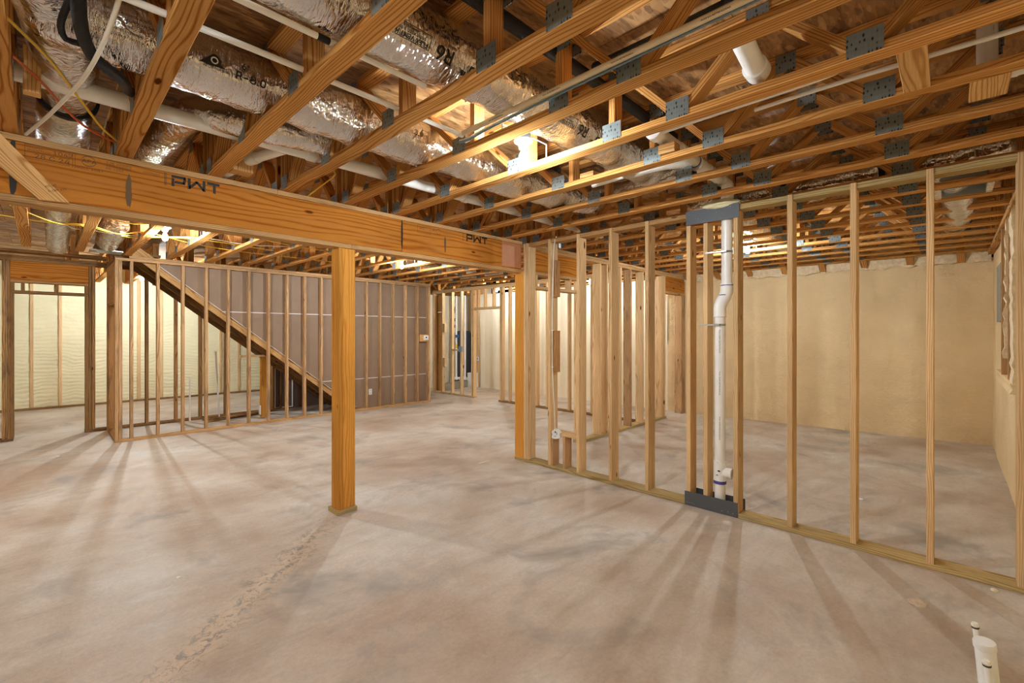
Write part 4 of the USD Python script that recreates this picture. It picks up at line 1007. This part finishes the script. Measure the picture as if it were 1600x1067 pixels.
# yellow and white cables beyond the beam
CAB = [('yellow_cable', 'yellow cable sagging highest across the bays beyond the beam', [(-.5, 6.2, 2.80), (.0, 6.25, 2.775), (.37, 6.3, 2.80), (.65, 6.3, 2.76), (.88, 6.35, 2.80), (1.4, 6.3, 2.79), (1.9, 6.4, 2.80), (2.6, 6.5, 2.78), (3.4, 6.6, 2.80)], 'yellow'),
       ('yellow_cable', 'yellow cable sagging lowest across the bays beyond the beam', [(-.4, 6.9, 2.79), (.05, 6.8, 2.75), (.37, 6.9, 2.79), (.63, 7.0, 2.75), (.88, 6.9, 2.79), (1.4, 7.3, 2.79), (2.0, 7.4, 2.77), (2.9, 7.5, 2.79), (3.6, 7.4, 2.77)], 'yellow'),
       ('yellow_cable', 'yellow cable drooping between the first trusses beyond the beam', [(-.2, 6.3, 2.78), (.1, 6.7, 2.74), (.37, 7.0, 2.79), (.7, 7.2, 2.76), (.88, 7.3, 2.79), (1.4, 7.0, 2.80), (2.4, 7.1, 2.79)], 'yellow'),
       ('white_cable', 'white cable tangled with the yellow cables beyond the beam', [(.0, 6.8, 2.76), (.12, 6.75, 2.77), (.25, 7.0, 2.75), (.37, 7.2, 2.79), (.62, 7.1, 2.76), (.88, 7.2, 2.79), (1.4, 6.8, 2.79), (1.9, 6.7, 2.76), (2.4, 6.6, 2.79)], 'white_cable'),
       ('orange_cable', 'orange cable looping past the foil duct at upper left', [(-.12, 2.95, 2.83), (.0, 3.15, 2.80), (.1, 3.4, 2.775), (.2, 3.6, 2.77), (.32, 3.75, 2.78)], 'orange'),
       ('yellow_cable', 'thin yellow cable above the orange cable at upper left', [(-.1, 2.75, 2.87), (.02, 2.95, 2.84), (.12, 3.2, 2.81), (.24, 3.55, 2.79), (.33, 3.75, 2.79)], 'yellow'),
       ('black_cable', 'black cable hanging beyond the beam right of the left bulb', [(1.45, 5.2, 2.80), (1.6, 5.4, 2.77), (1.8, 5.6, 2.78), (1.95, 5.7, 2.8)], 'black'),
       ('yellow_cable', 'yellow cable end beside the foil duct on top of the beam', [(1.62, 3.62, 2.95), (1.66, 3.6, 2.88), (1.62, 3.74, 2.82), (1.57, 3.84, 2.76), (1.55, 3.88, 2.733)], 'yellow'),
       ('white_cable', 'white cable drooping over the far end of the right-hand bays', [(5.6, 3.3, 2.83), (5.8, 3.0, 2.80), (6.1, 2.6, 2.80), (6.5, 2.3, 2.82), (7.0, 2.2, 2.80)], 'white_cable')]
for n, lb, path, m in CAB:
    t = thing(n, lb, 'cable', (*np.mean(path, 0)[:2], min(p[2] for p in path)))
    put(t, 'cable', tube(smooth_path(path, .05), .0065, 8), m, smooth=60)
# outlet box hanging in the partition
ob = thing('outlet_box', 'white fan-shaped outlet box hanging on its cable between the first studs', 'outlet box', (4.18, 3.31, .35))
P = [(0, .055), (.02, .058), (.045, .045), (.062, .02), (.058, -.012), (.07, -.03), (.05, -.045), (.02, -.055), (-.02, -.06), (-.05, -.055), (-.055, -.035), (-.045, -.03), (-.05, .0), (-.06, .01), (-.05, .03), (-.03, .04), (-.02, .055)]
put(ob, 'box', prism([(4.150, 3.31 - x, .42 + z) for x, z in P], (.035, 0, 0)), 'plastic_white')
put(ob, 'slot', join(bx((4.1485, 3.305, .43), (4.1505, 3.318, .452)), bx((4.1485, 3.286, .412), (4.1505, 3.292, .447)), bx((4.1485, 3.30, .39), (4.1505, 3.325, .395))), 'ink')
t = thing('outlet_cable', 'white cable running down a stud to the hanging outlet box', 'cable', (4.15, 3.33, .48))
put(t, 'cable', tube(smooth_path([(4.20, 3.335, 2.72), (4.150, 3.332, 2.60), (4.150, 3.345, 2.2), (4.150, 3.355, 1.7), (4.150, 3.352, 1.15), (4.149, 3.325, .75), (4.150, 3.312, .47)], .05), .0075, 8), 'white_cable', smooth=60)
for z in (1.19, 1.62):
    put(t, 'staple', bx((4.141, 3.34, z), (4.158, 3.365, z + .008)), 'plastic_white')

# thermostat, switch and outlet on the stair wall
t = thing('thermostat', 'white thermostat on a wood block at the right end of the brown wall', 'thermostat', (6.165, SB - .02, 1.42))
put(t, 'backing_block', bx((6.0, SB + .02, 1.40), (6.215, SB + .058, 1.56)), 'block')
put(t, 'body', bx((6.10, SB - .005, 1.43), (6.225, SB + .019, 1.54)), 'plastic_white')
put(t, 'screen', bx((6.145, SB - .006, 1.475), (6.175, SB - .005, 1.51)), 'ink')
t = thing('outlet_cover', 'white outlet cover low on the brown fibreboard wall', 'outlet', (4.80, 8.78, .3))
put(t, 'cover', bx((4.765, SB + .075, .30), (4.84, SB + .089, .42)), 'plastic_white')
put(t, 'socket', join(bx((4.79, SB + .074, .315), (4.815, SB + .075, .35)), bx((4.79, SB + .074, .37), (4.815, SB + .075, .405))), 'seam')
# utility corner
pl = thing('plywood_panel', 'orange plywood panel standing behind the first far studs', 'panel', (7.55, 10.2, 0))
box(pl, 'panel', (7.50, 9.86, .0), (7.515, 10.14, 2.15), 'web', axis=2)
box(pl, 'upper_panel', (7.50, 9.86, 2.17), (7.515, 10.14, 2.62), 'web', axis=2)
t = thing('block_course', 'low course of grey blocks behind the far stud wall', 'blocks', (8.5, 10.3, 0))
for i in range(4):
    put(t, 'block', bx((7.62 + .39 * i, 10.05 + .09 * i, 0), (8.0 + .39 * i, 10.23 + .09 * i, .19)), 'cinder', rnd_origin(np.eye(4), 1))
t = thing('water_heater', 'dark upright tank in the bright utility corner behind the studs', 'water heater', (8.75, 10.62, 0))
put(t, 'tank', lathe([(.20, 0), (.225, .02), (.225, 1.42), (.20, 1.46), (.05, 1.48)], (8.95, 10.70, .19), seg=28), 'tank', smooth=40)
put(t, 'top_pipe', join(cyl((8.90, 10.66, 1.6), (8.90, 10.66, 2.7), .016), cyl((9.0, 10.72, 1.6), (9.0, 10.72, 2.7), .016)), 'copper', smooth=50)
put(t, 'valve', lathe([(.05, 0), (.05, .07)], (8.80, 10.52, 1.52), (-1, -.4, 0), 16), 'ink')
for i, (a, b, lb) in enumerate(((8.6, 10.62, 'white vertical pipe left of the blue valve in the utility corner'), (8.72, 10.36, 'white vertical pipe beside the dark tank in the utility corner'))):
    t = thing('utility_pipe', lb, 'pipe', (a, b, .19), 'white pipes in the utility corner')
    put(t, 'pipe', cyl((a, b, .24), (a, b, 2.7), .030), 'pvc', smooth=50)
    put(t, 'tee', join(cyl((a, b, .20), (a, b, .32), .042), cyl((a - .16, b + .05, .24), (a + .12, b - .04, .24), .042)), 'pvc', smooth=50)
    if i == 0:
        put(t, 'valve', join(bx((a - .05, b - .07, 1.46), (a + .05, b - .02, 1.54)), cyl((a, b - .1, 1.5), (a, b, 1.5), .02)), 'plastic_blue')
        put(t, 'yellow_tag', bx((a - .07, b - .05, 1.16), (a - .0, b - .04, 1.26)), 'yellow')
t = thing('disconnect_box', 'small grey electrical box on the far stud wall', 'electrical box', (7.34, 8.93, 1.12))
put(t, 'box', bx((7.31, 8.83, 1.12), (7.366, 8.95, 1.26)), 'grey_box')
put(t, 'conduit', cyl((7.35, 8.87, 1.26), (7.35, 8.87, 2.65), .011), 'white_cable', smooth=50)
t = thing('floor_cabinet', 'pale box standing low beside the far foamed corner', 'box', (8.85, 10.15, 0))
put(t, 'box', bx((8.72, 10.02, 0), (8.93, 10.25, .43)), 'plastic_white')
t = thing('utility_outlet', 'white outlet on a stud post past the far doorway', 'outlet', (8.9, 10.0, .9))
box(t, 'stud_post', (8.93, 9.98, .0), (8.968, 10.07, 2.7), 'stud', axis=2)
put(t, 'cover', bx((8.915, 9.985, .78), (8.929, 10.065, .90)), 'plastic_white')
put(t, 'socket', bx((8.913, 10.01, .82), (8.915, 10.04, .86)), 'ink')
t = thing('utility_backboard', 'pale backboard with black controls and cables in the utility corner', 'board', (8.6, 10.95, 0))
put(t, 'board', bx((7.4, 11.0, 0), (9.2, 11.02, 2.72)), 'foam_white')
put(t, 'controls', join(bx((8.05, 10.93, 2.0), (8.16, 10.999, 2.3)), bx((8.7, 10.93, 1.75), (8.82, 10.999, 1.85)), bx((8.7, 10.93, 1.95), (8.82, 10.999, 2.05)), bx((8.72, 10.93, 2.2), (8.8, 10.999, 2.4))), 'ink')
put(t, 'cables', join(tube(smooth_path([(8.1, 10.97, 2.0), (8.12, 10.95, 1.8), (8.03, 10.95, 1.6), (8.05, 10.97, 1.45)], .04), .01, 6), tube(smooth_path([(8.76, 10.97, 2.2), (8.78, 10.95, 1.9), (8.74, 10.96, 1.7)], .04), .01, 6)), 'black')

# ------------------------------------------------------------------ things on the slab
def lean(o, h, r, k, seg=26):
    d = np.array(k, float); d /= np.linalg.norm(d)
    return o, d
ax = np.array((-.085, .078, 1.0)); ax /= np.linalg.norm(ax)
t = thing('floor_drain_stub', 'large white capped drain pipe leaning out of the slab at the lower right', 'pipe', (2.53, -.12, 0))
o = np.array((2.527, -.122, 0.0))
put(t, 'pipe', lathe([(.0302, 0), (.0302, .405)], o, ax, 30), 'pvc', smooth=50)
put(t, 'cap', lathe([(.0304, 0), (.0335, .003), (.0335, .022), (.031, .027), (.0005, .029)], o + ax * .395, ax, 30), 'plastic_white', smooth=40)
put(t, 'print', join(words('PVC SCH 40 DWV', o + ax * .26 + np.array((-.016, -.028, 0)), -ax, (-.6, -.75, 0), .006, squash=1.4)), 'ink')
for i, (oa, h, lb) in enumerate((((2.655, -.100, 0), .41, 'thin white capped pipe behind the large floor drain stub'), ((2.43, -.122, 0), .385, 'thin white capped pipe in front of the large floor drain stub'))):
    o = np.array(oa, float)
    t = thing('floor_pipe_stub', lb, 'pipe', oa, 'thin capped pipe stubs in the slab')
    put(t, 'pipe', lathe([(.0092, 0), (.0092, h)], o, ax, 20), 'pvc', smooth=50)
    put(t, 'cap', lathe([(.0095, 0), (.0118, .001), (.0118, .009), (.0098, .010), (.0098, .014), (.0005, .015)], o + ax * h, ax, 20), 'pvc_old', smooth=40)
    put(t, 'seal_band', lathe([(.0097, 0), (.0124, .001), (.0124, .007), (.0097, .008)], o + ax * (h - .007), ax, 20), 'rubber', smooth=40)
def crumb(name, label, cat, o, w, h, mat, seed, flat=1.0):
    s = trimesh.creation.icosphere(2, 1.0); v = np.asarray(s.vertices)
    v = v * (1 + .7 * (meshkit.fbm(v * 2.2 + seed, 4, seed) - .5))[:, None] * (w, w * flat, h)
    v[:, 2] = np.maximum(v[:, 2], -h * .15); v = v - (0, 0, v[:, 2].min()) + o
    put('/World', name, (v, s.faces), mat, smooth=False, label=label, cat=cat)
crumb('sawdust_patch', 'small patch of pale sawdust on the slab in front of the partition', 'sawdust', (3.588, .146, 0), .055, .006, 'sawdust', 3, .75)
crumb('foam_scrap', 'white foam scrap by the partition bottom plate at the lower right', 'scrap', (4.09, -.19, 0), .018, .012, 'foam_white', 5)
crumb('foam_scrap', 'small white scrap on the bright floor beyond the partition', 'scrap', (5.453, .626, 0), .022, .008, 'plastic_white', 7)
crumb('wood_splinter', 'pale splinter on the slab in the middle of the room', 'scrap', (3.8, 4.15, 0), .10, .004, 'foam_white', 9, .12)
crumb('foam_scrap', 'tiny white scrap on the slab at the left edge', 'scrap', (.15, 8.3, 0), .02, .006, 'plastic_white', 11)
crumb('foam_scrap', 'tiny white scrap on the slab left of the centre foreground', 'scrap', (.62, 3.62, 0), .012, .004, 'plastic_white', 13)
